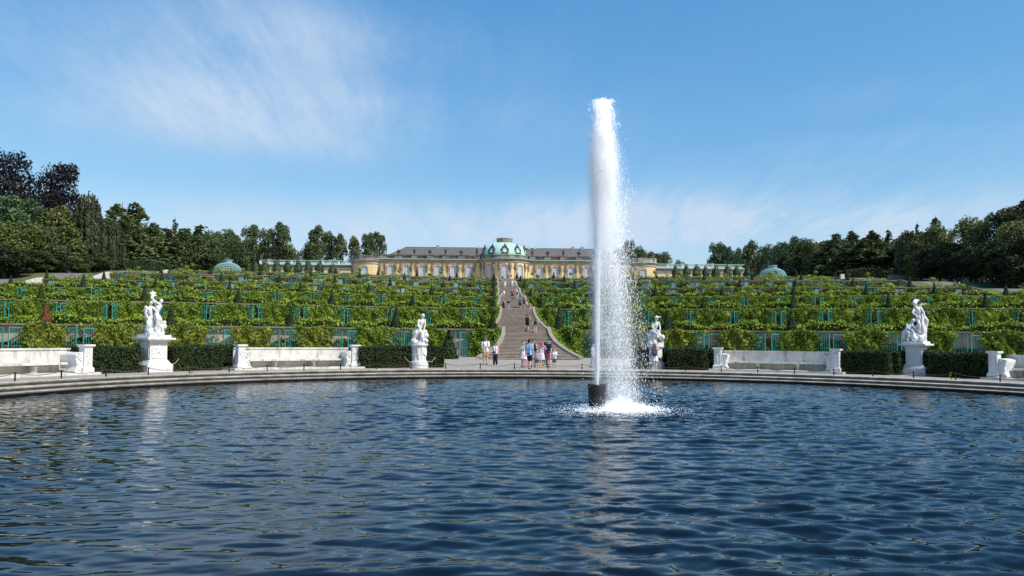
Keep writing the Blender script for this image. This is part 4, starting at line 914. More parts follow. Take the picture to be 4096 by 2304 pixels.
# D: goddess bending over a crouching companion
D1 = dict(hip=(.2, 0, 1.30), waist=(.18, -.02, 1.50), chest=(.10, -.05, 1.74), neck=(-.02, -.1, 1.94), head=(-.08, -.14, 2.08), face=(-.55, -.7, -.4), shl=(.26, -.08, 1.86), ell=(.40, -.15, 1.58), wrl=(.42, -.3, 1.34), shr=(-.06, -.05, 1.82), elr=(-.20, -.2, 1.58), wrr=(-.04, -.35, 1.42),
          hpl=(.28, 0, 1.24), knl=(.34, -.15, .80), anl=(.36, 0, .30), hpr=(.12, 0, 1.24), knr=(.10, -.32, .98), anr=(.14, -.2, .56))
D2 = dict(hip=(-.52, .0, .46), waist=(-.48, -.03, .62), chest=(-.38, -.06, .82), neck=(-.26, -.08, 1.0), head=(-.18, -.1, 1.12), face=(.6, -.7, .3), shl=(-.22, -.12, .92), ell=(-.1, -.25, .76), wrl=(.02, -.28, .92), shr=(-.46, 0, .96), elr=(-.52, -.2, .76), wrr=(-.34, -.32, .66),
          hpl=(-.44, -.05, .42), knl=(-.22, -.36, .52), anl=(-.30, -.34, .12), hpr=(-.56, 0, .42), knr=(-.48, -.4, .50), anr=(-.52, -.3, .10))
chD = body(D1, 1.05)+body(D2, .92)+drape([(.2, -.08, 1.3), (.28, -.15, .95), (.34, -.1, .6), (.3, -.05, .15)], .12, .12, 6, .10, 21)+drape([(.36, .05, 1.45), (.52, .05, 1.15), (.50, .05, .8), (.42, .05, .3)], .09, .10, 4, .06, 22)+drape([(.2, .1, 1.95), (.34, .1, 2.06), (.46, .08, 2.04), (.54, .06, 2.1)], .055, .03, 2, .03, 23)
chD += [[((-.06, -.1, 2.14), .13), ((.04, -.02, 2.22), .10), ((.14, 0, 2.3), .05), ((.22, 0, 2.26), .03)], [((.02, -.05, 2.2), .08), ((.12, 0, 2.18), .04)], [((-.1, -.1, 2.2), .06), ((-.02, -.05, 2.32), .04)]]+drape([(-.5, 0, .6), (-.62, -.02, .42), (-.6, -.05, .15)], .10, .09, 4, .07, 24)+rock((.05, 0, .15), (.5, .38, .22), 40, 25)+rock((.15, .1, .45), (.25, .2, .35), 20, 26)
STAT = [('A', chA, 612, 1487, 'white marble statue of struggling figures with raised arms on the left square pedestal'),
        ('B', chB, 1676, 1472, 'white marble statue of a seated bather on the round pedestal left of the stairs'),
        ('C', chC, 2622, 1476, 'white statue of a seated figure in a brimmed hat right of the fountain jet'),
        ('D', chD, 3668, 1500, 'white statue of a goddess bending over a crouching figure on the right pedestal')]
SPOS = {}
def relief_mesh(seed):               # shallow carved figure on a panel
    g = random.Random(seed); ch = [[((0, 0, 0), .08), ((.05, 0, .18), .07), ((.02, 0, .3), .05)], [((.04, 0, .16), .04), ((.22, 0, .22), .03)], [((0, 0, 0), .05), ((-.18, 0, -.12), .035), ((-.3, 0, -.1), .03)], [((.03, 0, -.02), .05), ((.12, 0, -.2), .035)], [((-.1, 0, .14), .04), ((-.22, 0, .24), .03), ((-.2, 0, .1), .03)]]
    return blob_mesh('carved_relief', [[((x, y*.0, z), r_) for (x, y, z), r_ in c] for c in ch], .03, sm_iter=1)
rel = relief_mesh(1); rel.materials.append(marble)
for key, ch, px, py, lab in STAT:
    p = at_z(px, py); phi = math.atan2(p.x-BC.x, p.y-BC.y); rz = -phi*1.0; SPOS[key] = (p, rz)
    sq = key in 'AD'; up = key
    lab2 = {'A': 'tall square white pedestal with carved panels under the struggling group', 'B': 'round white pedestal with carved drapery under the seated bather', 'C': 'round white pedestal under the figure with a brimmed hat', 'D': 'tall square white pedestal with carved panels under the bending goddess'}[key]
    pd = thing('pedestal', lab2, 'pedestal', (p.x, p.y, 0), rz)
    if sq:
        k = .82 if key == 'A' else .76; pl, di, cp = MB(), MB(), MB(); rk = .70
        pl.frus(0, .82*k, .36, .82*k); pl.frus(.36, .80*k, .40, .78*k); pl.frus(.40, .74*k, .60, .58*k); pl.build('base', marble, pd)
        di.frus(.60, .56*k, 1.50, .55*k)
        for i in range(4):
            T = Matrix.Rotation(i*math.pi/2, 4, 'Z')
            for x0, x1, z0, z1 in ((-.44, -.40, .70, 1.40), (.40, .44, .70, 1.40), (-.40, .40, .70, .735), (-.40, .40, 1.365, 1.40)): di.box((x0*k, -.585*k, z0), (x1*k, -.50*k, z1), T)
        do = di.build('die', marble, pd)
        for i in range(4):
            rl = link('carved_relief', rel, None, do, None); rl.rotation_euler = (0, 0, i*math.pi/2); o_ = Matrix.Rotation(i*math.pi/2, 3, 'Z') @ Vector((0, -.555*k, 1.03)); rl.location = o_; rl.scale = (1.0, .6, .95)
        cp.frus(1.50, .60*k, 1.56, .70*k); cp.frus(1.56, .70*k, 1.62, .86*k); cp.frus(1.62, .90*k, 1.71, .90*k); cp.frus(1.71, .72*k, 1.84, .70*k); cp.build('cap', marble, pd); ztop = 1.84
        sc = .97 if key == 'A' else 1.0
    else:
        MB().lathe([(.56, 0), (.56, .26), (.52, .28), (.54, .36), (.46, .42), (.44, .46)], 8 if key == 'C' else 28).build('base', marble, pd)
        dr = []
        d_ = MB(); V = []; F = []; na = 48; zs = [.46, .6, .8, 1.0, 1.15, 1.26]
        for j, z in enumerate(zs):
            for i in range(na):
                a = 2*math.pi*i/na; r_ = .39+.035*math.sin(a*9+1.5*math.sin(z*5+a*2))*(1 if key == 'B' else .4)+.03*math.sin(z*3-1); V.append((r_*math.cos(a), r_*math.sin(a), z))
        for j in range(len(zs)-1):
            for i in range(na): F.append((j*na+i, j*na+(i+1) % na, (j+1)*na+(i+1) % na, (j+1)*na+i))
        d_.add(V, F)
        if key == 'B':
            for c0 in (-.9, .9): d_.tube([(.42*math.sin(c0+t*.8), -.42*math.cos(c0+t*.8), 1.2-.45*(1-t*t)) for t in (-1, -.6, -.2, .2, .6, 1)], .05, 6)
        d_.build('drum', marble, pd, sm=True)
        MB().lathe([(.42, 1.26), (.46, 1.30), (.52, 1.36), (.54, 1.42), (.50, 1.45), (.50, 1.55), (.47, 1.57)], 28).build('cap', marble, pd); ztop = 1.57; sc = .98
    me = blob_mesh('statue', ch, .021, sm_iter=1); me.materials.append(marble)
    st = link('statue', me, None, None, (p.x, p.y, ztop-.02), rz*.35); st.scale = (sc*(.88 if key == 'A' else .94), sc, sc); tag(st, lab, 'statue')
    # rope barrier: thin stakes and a pale rope
    rb = thing('rope_barrier', {'A': 'pale rope on thin stakes round the left square pedestal', 'B': 'pale rope on thin stakes round the round pedestal left of the stairs', 'C': 'pale rope on thin stakes round the round pedestal right of the jet', 'D': 'pale rope on thin stakes round the right square pedestal'}[key], 'rope barrier', (p.x, p.y, 0), rz)
    e = 1.25 if sq else .95; z0 = .68; mb = MB()
    for x in (-e, e): MB().tube([(x, -.25, 0), (x*1.03, -.25, z0)], .013, 5).build('stake', rope_m, rb)
    for x in (-e, e): mb.tube([(x+(-x*.55)*t, -.25-.25*t, z0-.30*math.sin(t*2.4)) for t in [i/8 for i in range(9)]], .012, 4)
    mb.build('rope', pale_rope, rb)
# ---------------------------------------------------------------- curved marble benches
def arc_block(mb, a0, a1, r0_, r1_, z0, z1, n=14):
    V = []
    for i in range(n+1):
        a = a0+(a1-a0)*i/n
        for r_, z in ((r0_, z0), (r1_, z0), (r1_, z1), (r0_, z1)): V.append((r_*math.sin(a), r_*math.cos(a), z))
    mb.add(V, [(4*i+j, 4*i+4+j, 4*i+4+(j+1) % 4, 4*i+(j+1) % 4) for i in range(n) for j in range(4)]+[(0, 1, 2, 3), (4*n+3, 4*n+2, 4*n+1, 4*n)])
def make_bench(a0, a1, label):
    if a0 > a1: a0, a1 = a1, a0
    rp = 25.2; b = thing('marble_bench', label, 'bench', (BC.x, BC.y, 0), 0, 'curved marble benches round the basin')
    ap = .26/rp
    pf = MB(); arc_block(pf, a0-.02, a1+.02, rp-.45, rp+1.6, .0, .10); pf.build('platform', marble_old, b)
    bk = MB(); arc_block(bk, a0+.3*ap, a1-.3*ap, rp+1.05, rp+1.30, .10, 1.12); arc_block(bk, a0+.3*ap, a1-.3*ap, rp+1.0, rp+1.33, 1.12, 1.20); bk.build('backrest', marble_old, b)
    st = MB(); arc_block(st, a0+2.2*ap, a1-2.2*ap, rp+.40, rp+1.05, .46, .56); st.build('seat', marble_old, b)
    n = max(2, int((a1-a0)*rp/1.9))
    for i in range(1, n):
        a = a0+(a1-a0)*i/n; T = Matrix.Rotation(-a, 4, 'Z'); lg = MB()
        pr = [(.10, .10), (.055, .18), (.05, .28), (.08, .38), (.11, .46)]
        for (h0, z0), (h1, z1) in zip(pr, pr[1:]): lg.add([(-h0, rp+.50, z0), (h0, rp+.50, z0), (h0, rp+.9, z0), (-h0, rp+.9, z0), (-h1, rp+.44, z1), (h1, rp+.44, z1), (h1, rp+.9, z1), (-h1, rp+.9, z1)], [(0, 1, 5, 4), (1, 2, 6, 5), (2, 3, 7, 6), (3, 0, 4, 7)], T)
        lg.build('leg', marble_old, b)
    for a, s in ((a0, 1), (a1, -1)):
        T = Matrix.Rotation(-a, 4, 'Z') @ Matrix.Translation((0, rp, 0)); pl = MB()
        pl.frus(.10, .27, .30, .27, T); pl.frus(.30, .25, .36, .215, T); pl.frus(.36, .205, 1.24, .20, T); pl.frus(1.24, .215, 1.30, .26, T); pl.frus(1.30, .28, 1.38, .28, T)
        for x0, x1, z0, z1 in ((-.15, -.13, .44, 1.16), (.13, .15, .44, 1.16), (-.13, .13, .44, .46), (-.13, .13, 1.14, 1.16)): pl.box((x0, -.215, z0), (x1, -.18, z1), T)
        g = random.Random(3)
        for i in range(9): pl.add(*sphere_v((g.uniform(-.07, .07), -.20, .5+.07*i), .045, 8), T)
        pl.build('end_pillar', marble, b)
        # scrolled, carved arm between pillar and seat
        ar = MB(); out = [(.20, .10), (.56, .10), (.59, .16), (.55, .24), (.50, .36), (.49, .50), (.51, .64), (.55, .78), (.57, .90), (.52, .97), (.44, .98), (.34, 1.02), (.20, 1.03)]
        m_ = len(out); V = [(s*x, -.10, z) for x, z in out]+[(s*x, 1.04, z) for x, z in out]; F = [tuple(range(m_)), tuple(range(2*m_-1, m_-1, -1))]+[(i, i+m_, (i+1) % m_+m_, (i+1) % m_) for i in range(m_)]
        ar.add(V, F, T)
        for i in range(16): ar.add(*sphere_v((s*g.uniform(.28, .52), -.10, g.uniform(.2, .95)), g.uniform(.03, .06), 8), T)
        ar.tube([(s*(.44+.12*math.cos(t)*(1-t/9)), -.12, .88+.12*math.sin(t)*(1-t/9)) for t in [i*.5 for i in range(16)]], .022, 5, T)
        ar.tube([(s*.52, -.11, .93), (s*.59, -.12, .94), (s*.61, -.12, .88)], [.04, .045, .025], 7, T); ar.tube([(s*.52, -.12, .14), (s*.61, -.15, .13)], [.045, .04], 7, T)
        ar.build('carved_arm', marble, b)
    return b
def ph(px): return phi_of(px, 25.2)
make_bench(ph(345)-.40, ph(341), 'curved white marble bench cut by the left edge of the picture')
make_bench(ph(960), ph(1418), 'curved white marble bench between the left square pedestal and the stairs')
make_bench(ph(2872), ph(3346), 'curved grey stained marble bench between the jet and the right square pedestal')
make_bench(ph(3980), ph(3980)+.30, 'curved marble bench cut by the right edge of the picture')
# ---------------------------------------------------------------- clipped hedges
def make_hedge(px0, px1, r0_, r1_, h, label, seed):
    a0, a1 = phi_of(px0, r0_), phi_of(px1, r0_); L = (a1-a0)*r0_; g = np.random.default_rng(seed)
    top = int(L*(r1_-r0_)*520); fr = int(L*h*620); P = []; N = []
    a = g.uniform(a0, a1, top); r_ = g.uniform(r0_, r1_, top); P.append(np.stack([r_*np.sin(a), r_*np.cos(a), h+.03*g.normal(size=top)+.05*np.sin(a*60)], -1)); N.append(np.tile([[0, 0, 1.0]], (top, 1)))
    for rr_ in (r0_, r1_):
        a = g.uniform(a0, a1, fr); z = g.uniform(.02, h, fr); r2 = rr_+.04*g.normal(size=fr); s = -1 if rr_ == r0_ else 1
        P.append(np.stack([r2*np.sin(a), r2*np.cos(a), z], -1)); N.append(np.stack([s*np.sin(a), s*np.cos(a), 0*a+.25], -1))
    ne = int((r1_-r0_)*h*620)
    for aa, s in ((a0, -1), (a1, 1)):
        r2 = g.uniform(r0_, r1_, ne); z = g.uniform(.02, h, ne); a2 = aa+.0016*g.normal(size=ne); P.append(np.stack([r2*np.sin(a2), r2*np.cos(a2), z], -1)); N.append(np.stack([s*np.cos(a2), -s*np.sin(a2), 0*a2+.25], -1))
    P = np.concatenate(P); N = np.concatenate(N); V, F = leaf_cards(P, .058, N, .5, 1.3, 0, seed)
    o = link('clipped_hedge', np_mesh('clipped_hedge', V, F), hedge_leaf, None, (BC.x, BC.y, 0)); tag(o, label, 'hedge', 'clipped dark hedges behind the statues')
    mb = MB(); arc_block(mb, a0+.002, a1-.002, r0_+.05, r1_-.05, 0, h-.04); mb.build('shade_core', hedge_core, o)  # dark block added inside as the shade behind the hedge leaves
HG = [(357, 566, 25.3, 27.2, 1.22, 'clipped dark hedge block between the left edge bench and the left square pedestal'), (560, 700, 27.0, 28.0, 1.25, 'recessed clipped hedge behind the left square pedestal'),
      (690, 890, 25.4, 27.0, 1.25, 'clipped dark hedge block just right of the left square pedestal'), (885, 975, 26.4, 27.6, 1.3, 'set back piece of hedge beside the left end of the second bench'),
      (1432, 1606, 24.9, 26.6, 1.25, 'clipped hedge block between the second bench and the round pedestal left of the stairs'), (1600, 1716, 26.4, 27.4, 1.3, 'set back hedge behind the round pedestal left of the stairs'),
      (1706, 1776, 25.2, 26.8, 1.27, 'short hedge block right of the round pedestal nearest the stairs'),
      (2528, 2590, 25.2, 26.8, 1.27, 'short hedge block behind the spray left of the round pedestal'), (2580, 2690, 26.3, 27.4, 1.3, 'set back hedge behind the round pedestal right of the jet'),
      (2672, 2818, 24.9, 26.6, 1.25, 'clipped hedge block between the hatted figure and the right bench'), (2810, 2862, 26.2, 27.3, 1.3, 'set back piece of hedge at the left end of the right bench'),
      (3362, 3552, 25.3, 27.0, 1.25, 'clipped hedge block between the right bench and the right square pedestal'), (3546, 3596, 26.0, 27.4, 1.28, 'set back strip of hedge left of the right square pedestal'),
      (3590, 3730, 26.8, 27.9, 1.3, 'set back hedge behind the right square pedestal'), (3716, 3958, 25.4, 27.0, 1.25, 'clipped hedge block between the right square pedestal and the right edge bench')]
for i, h_ in enumerate(HG): make_hedge(*h_, 300+i)
# small yew cones by the foot of the stairs and hedges
for px, py, sc, lab in ((1795, 1436, 1.5, 'bushy dark yew beside the hedge left of the stairs'), (458, 1440, .8, 'small dark yew poking above the left hedge')):
    p = at_z(px, py); c = link('yew_cone', cones[1], None, None, p); c.scale = (sc*1.3, sc*1.3, sc); set_mat(c, cone_leaf); tag(c, lab, 'yew bush'); link('stem_or_shade', core, None, c)
# weeds on the rim
for i, (px, r_, z) in enumerate(((760, 21.6, -.14), (3800, 22.8, 0))):
    p = on_circle(px, r_); g = np.random.default_rng(i); n = 12; Pp = np.stack([g.normal(size=n)*.06, g.normal(size=n)*.06, g.uniform(0, .35, n)], -1)
    o = link('weed', np_mesh('weed', *leaf_cards(Pp, .06, None, 0, 2.5, 0, i)), vine_a, None, (p.x, p.y, z)); tag(o, ['green weed growing from the rim steps below the left square pedestal', 'small green weed on the gravel right of the right square pedestal'][i], 'weed')
# ---------------------------------------------------------------- low posts and the rope along the rim
post = MB().lathe([(.045, 0), (.036, .04), (.03, .30), (.042, .31), (.04, .35), (.012, .37)], 10).mesh('rope_post', True); post.materials.append(dark_iron)
PX = [62, 247, 425, 594, 759, 917, 1069, 1216, 1362, 1505, 1645, 1783, 1921, 2058, 2192, 2328, 2465, 2604, 2743, 2885, 3031, 3178, 3335, 3491, 3653, 3821, 3999]
PP = []
for i, px in enumerate(PX):
    p = on_circle(px, 22.55); PP.append(p); o = link('rope_post', post, None, None, (p.x, p.y, 0)); o.scale = (.9, .9, .98)
    j = i-15; lab = f'low black post on the basin edge, {ORD[15-i]} one left of the fountain tub' if i < 15 else (f'low black post on the basin edge, {ORD[i-16]} one right of the fountain tub' if i > 15 else 'low black post on the basin edge, first one left of the fountain tub')
    if 15-i > 20: lab = 'low black post nearest the left edge'
    tag(o, lab, 'post', 'low posts along the rim')
rm = MB(); ends = [on_circle(-110, 22.55)]+PP+[on_circle(4190, 22.55)]
for a, b in zip(ends, ends[1:]): rm.tube([(a.x+(b.x-a.x)*t, a.y+(b.y-a.y)*t, .325-.13*4*t*(1-t)) for t in [i/8 for i in range(9)]], .0125, 5)
tag(rm.build('rope', rope_m), 'dark rope sagging between the low posts round the basin', 'rope')
# ---------------------------------------------------------------- fountain
fo = thing('fountain', 'tall white water jet rising from a dark stone tub in the basin', 'fountain', (FX, FY, WZ))
tub_m = M('dark_tub_stone', (0.05, 0.046, 0.04), (0.006, 0.007, 0.005), 7, 0.5, 1.0, 22, streak=(0.025, 0.03, 0.012))
tb = MB(); V = []; F = []; na = 40; pr = [(.255, -.4), (.25, 0), (.255, .25), (.265, .5), (.285, .70), (.30, .76), (.30, .80), (.27, .82), (.22, .80), (.2, .6), (.01, .58)]
g = random.Random(2)
for r_, z in pr:
    for i in range(na): q = 1+g.uniform(-.035, .035); V.append((r_*q*math.cos(2*math.pi*i/na), r_*q*math.sin(2*math.pi*i/na), z+g.uniform(-.012, .012)))
for j in range(len(pr)-1):
    for i in range(na): F.append((j*na+i, j*na+(i+1) % na, (j+1)*na+(i+1) % na, (j+1)*na+i))
tb.add(V, F); tb.build('stone_tub', tub_m, fo)
def spray_mat(name, a, tr):          # white water: scatters light from both sides
    mt, nt, out = nt_new(name); d = nd(nt, 'ShaderNodeBsdfDiffuse'); d.inputs[0].default_value = (a, a, a, 1); t = nd(nt, 'ShaderNodeBsdfTranslucent'); t.inputs[0].default_value = (tr, tr, tr, 1)
    x = nt.nodes.new('ShaderNodeAddShader'); nt.links.new(d.outputs[0], x.inputs[0]); nt.links.new(t.outputs[0], x.inputs[1]); nt.links.new(x.outputs[0], out.inputs[0]); return mt
jet_m = spray_mat('jet_water', .92, .10); spray_m = spray_mat('spray_drops', .90, .40); mist_m = spray_mat('fine_drops', .90, .40)
def drops(P, size, st, seed, lean=None):
    """little octahedra, drawn out along their fall"""
    g = np.random.default_rng(seed); n = len(P); s = size[:, None]; d = np.zeros((n, 3)); d[:, 2] = 1; d[:, 0] = g.normal(size=n)*.15
    if lean is not None: d[:, 0] += lean
    d /= np.linalg.norm(d, axis=1)[:, None]; a = np.cross(d, [0, 1, 0]); a /= np.linalg.norm(a, axis=1)[:, None]; b = np.cross(d, a)
    V = np.empty((n, 6, 3)); V[:, 0] = P+d*s*st[:, None]; V[:, 1] = P+a*s; V[:, 2] = P+b*s; V[:, 3] = P-a*s; V[:, 4] = P-b*s; V[:, 5] = P-d*s*st[:, None]
    base = (np.arange(n)*6)[:, None]; T = np.array([[0, 1, 2], [0, 2, 3], [0, 3, 4], [0, 4, 1], [5, 2, 1], [5, 3, 2], [5, 4, 3], [5, 1, 4]]); F = (base[:, :, None]+T[None]).reshape(-1, 3)
    return V.reshape(-1, 3), F
HJ = 9.05; V0 = math.sqrt(2*9.81*HJ); g = np.random.default_rng(21)
# dense body of the jet: a thin rising column that breaks into a ragged, rounded head
cv = MB(); V = []; F = []; na = 40; nz = 190; rq = random.Random(4)
prf = [(.62, .060, 0), (2.0, .070, .005), (3.6, .085, .01), (4.8, .095, .02), (5.6, .105, .04), (6.4, .12, .07), (7.2, .13, .10), (7.9, .13, .12), (8.4, .11, .12), (8.7, .08, .12), (8.82, .02, .12)]
def pint(z, c):
    for p_, q_ in zip(prf, prf[1:]):
        if z <= q_[0]: t = (z-p_[0])/(q_[0]-p_[0]); return p_[c]+(q_[c]-p_[c])*t
    return prf[-1][c]
from mathutils import noise as mnoise
for j in range(nz+1):
    z = .62+(8.82-.62)*(j/nz)
    r_ = pint(z, 1); ox = pint(z, 2); amp = .14+.30*min(1, max(0, (z-4.2)/2.5))
    for i in range(na):
        a = 2*math.pi*i/na; p_ = Vector((math.cos(a)*2.2, math.sin(a)*2.2, z*1.5))
        q = 1+amp*(mnoise.noise(p_)*.6+mnoise.noise(p_*2.7)*.55+mnoise.noise(p_*7)*.6)+rq.uniform(-.12, .12)*(.3+amp)
        q = max(.35, q); V.append((r_*q*math.cos(a)+ox, r_*q*math.sin(a), z+(.10*mnoise.noise(p_*2)*(z > 6))))
for j in range(nz):
    for i in range(na): F.append((j*na+i, j*na+(i+1) % na, (j+1)*na+(i+1) % na, (j+1)*na+i))
jet = cv.add(V, F).build('water_jet', jet_m, fo, sm=False)
def ballistic(n, tmin, tmax, sv, wind, sx, clump=1, ct=.03, cx=.03):
    m_ = n//clump
    t = g.uniform(tmin, tmax, m_); v = V0*(1-np.abs(g.normal(size=m_))*sv); u = g.normal(size=m_); u2 = g.normal(size=m_); wd = np.clip(wind+.045*g.normal(size=m_), -.02, 1)
    rep = lambda q: np.repeat(q, clump)
    t = rep(t)+g.normal(size=m_*clump)*ct*(clump > 1); v, wd = rep(v), rep(wd); u = rep(u)+g.normal(size=len(t))*cx/sx*(clump > 1); u2 = rep(u2)+g.normal(size=len(t))*cx/sx*(clump > 1)
    z = .6+v*t-4.905*t*t; tt = t/1.36; x = u*sx*t+.06*t+wd*t*t*np.clip(tt, .3, 2)*.5; y = u2*sx*t
    return np.stack([x, y, z], -1), v-9.81*t
def plume_mat():
    """fine spray as a scattering volume: a dense plume round the jet and a thin veil drifting off to the right"""
    mt, nt, out = nt_new('fine_mist'); tcn = nt.nodes.new('ShaderNodeTexCoord'); sp = nt.nodes.new('ShaderNodeSeparateXYZ'); nt.links.new(tcn.outputs['Object'], sp.inputs[0]); X, Y, Z = sp.outputs
    def fmx(op, a, b=0.0, c=0.0):
        n = nt.nodes.new('ShaderNodeMath'); n.operation = op
        for s_, v in zip(n.inputs, (a, b, c)):
            if isinstance(v, bpy.types.NodeSocket): nt.links.new(v, s_)
            else: s_.default_value = v
        return n.outputs[0]
    def curve_z(pts):                # piecewise profile over height
        n = nt.nodes.new('ShaderNodeValToRGB'); cr = n.color_ramp; cr.interpolation = 'EASE'
        while len(cr.elements) < len(pts): cr.elements.new(.5)
        for e, (z, v) in zip(cr.elements, pts): e.position = z/10; e.color = (v, v, v, 1)
        nt.links.new(fmx('DIVIDE', Z, 10.0), n.inputs[0]); return n.outputs[0]
    def gauss(cen, sig, den, sy=1.0):
        u = fmx('DIVIDE', fmx('SUBTRACT', X, curve_z(cen)), curve_z(sig)); v = fmx('DIVIDE', Y, fmx('MULTIPLY', curve_z(sig), sy))
        return fmx('MULTIPLY', fmx('EXPONENT', fmx('MULTIPLY', fmx('ADD', fmx('MULTIPLY', u, u), fmx('MULTIPLY', v, v)), -1.0)), curve_z(den))
    body_ = gauss([(0, 0), (4, .03), (5.5, .10), (7, .18), (8.2, .17), (9.1, .12)], [(0, .11), (3, .13), (4.8, .16), (6.2, .22), (7.4, .28), (8.3, .25), (8.8, .18), (9.15, .06)], [(0, .0), (.75, .0), (.95, .32), (4, .30), (5.5, .5), (7, .9), (8.6, 1.0), (9.0, .8), (9.12, 0)])
    veil_ = gauss([(0, .74), (2.5, .64), (4.5, .46), (6.5, .28), (8.6, .14)], [(0, .46), (3, .36), (5, .32), (7, .32), (8.8, .2)], [(0, .40), (1, .34), (4, .45), (6, .75), (8, .9), (8.9, .1), (9.1, 0)], 1.0)
    left_ = gauss([(0, .06), (9, .1)], [(0, .34), (4, .34), (8, .3), (9, .2)], [(0, .02), (1.2, .05), (3, .14), (7, .3), (8.6, .2), (9.1, 0)])
    mp = nt.nodes.new('ShaderNodeMapping'); mp.inputs['Scale'].default_value = (13, 13, 2.2); nt.links.new(tcn.outputs['Object'], mp.inputs[0])
    n1 = nd(nt, 'ShaderNodeTexNoise', Scale=1.0, Detail=4.0, Roughness=.65, Distortion=.3); nt.links.new(mp.outputs[0], n1.inputs['Vector'])
    str_ = nt.nodes.new('ShaderNodeMapRange'); nt.links.new(n1.outputs[0], str_.inputs[0]); str_.inputs[1].default_value = .40; str_.inputs[2].default_value = .64; str_.inputs[3].default_value = .04; str_.inputs[4].default_value = 2.6
    tot = fmx('ADD', fmx('MULTIPLY', body_, D_BODY), fmx('MULTIPLY', fmx('ADD', veil_, left_), D_VEIL))
    vs = nd(nt, 'ShaderNodeVolumePrincipled', Anisotropy=-.05); vs.inputs['Color'].default_value = (.995, .995, .995, 1)
    nt.links.new(fmx('MULTIPLY', tot, str_.outputs[0]), vs.inputs['Density']); nt.links.new(vs.outputs[0], out.inputs['Volume']); return mt
hull = MB(); V = []; F = []; na = 20; hz = [(.02, .66, 1.05), (1.5, .60, .9), (3, .5, .82), (5, .36, .78), (7, .2, .72), (8.4, .14, .6), (9.0, .13, .42), (9.2, .13, .12)]
for z, ox, r_ in hz:
    for i in range(na): V.append((ox+r_*math.cos(2*math.pi*i/na), .85*r_*math.sin(2*math.pi*i/na), z))
for j in range(len(hz)-1):
    for i in range(na): F.append((j*na+i, j*na+(i+1) % na, (j+1)*na+(i+1) % na, (j+1)*na+i))
F.append(tuple(range(na))[::-1]); F.append(tuple(range((len(hz)-1)*na, len(hz)*na)))
hull.add(V, F).build('mist', plume_mat(), fo)['kind'] = 'stuff'
scene.cycles.volume_step_rate = 0.06; scene.cycles.volume_max_steps = 512; scene.cycles.volume_bounces = 12
parts_ = []
def addp(n, tmin, tmax, sv, wind, sx, clump, s0, s1, st0, st1, mt_, nm, **kw):
    P, vz = ballistic(n, tmin, tmax, sv, wind, sx, clump, **kw); s = s0+(s1-s0)*g.uniform(0, 1, len(P))**2.2; k_ = P[:, 2] > .02
    parts_.append((P[k_], s[k_], (st0+np.abs(vz)*st1)[k_], mt_, nm))
addp(40000, .50, 1.50, .060, .10, .095, 10, .003, .014, 1.2, .14, spray_m, 'jet_head', ct=.025, cx=.02)
addp(34000, 1.25, 2.75, .050, .105, .105, 14, .0018, .0075, 1.6, .32, spray_m, 'falling_spray', ct=.03, cx=.018)
addp(40000, .45, 2.75, .085, .085, .14, 1, .0012, .0045, 1.5, .25, mist_m, 'fine_spray')
for P, s, st_, mt_, nm in parts_:
    o = link(nm, np_mesh(nm, *drops(P, s, st_, 3)), mt_, fo); o['kind'] = 'stuff'
for o in fo.children:
    if o.name.split('.')[0] in ('water_jet', 'mist', 'jet_head', 'falling_spray', 'fine_spray'): o.scale = (1, 1, 1.036)
# splash where the water comes down
n = 17000; a = g.uniform(0, 2*np.pi, n); r_ = np.abs(g.normal(size=n)); X = .72+.70*r_*np.cos(a); Y = .45*r_*np.sin(a)*1.6; Z = .02+np.abs(g.normal(size=n))*.16*np.exp(-r_*.6)
P = np.stack([X, Y, Z], -1); s = g.uniform(.003, .013, n)
o = link('splash', np_mesh('splash', *drops(P, s, g.uniform(.7, 2.0, n), 5)), spray_m, fo); o['kind'] = 'stuff'
n = 15000; a = g.uniform(0, 2*np.pi, n); r_ = np.abs(g.normal(size=n)); X = .55+1.05*r_*np.cos(a); Y = 1.0*r_*np.sin(a)*1.3; P = np.stack([X, Y, .012+.02*g.uniform(0, 1, n)], -1)
k_ = (np.sin(X*7+Y*3)+np.sin(Y*9-X*2)+g.normal(size=n)*.8) > .2
o = link('foam', np_mesh('foam', *drops(P[k_], g.uniform(.005, .016, n)[k_], g.uniform(.3, .5, n)[k_], 6)), spray_m, fo); o['kind'] = 'stuff'
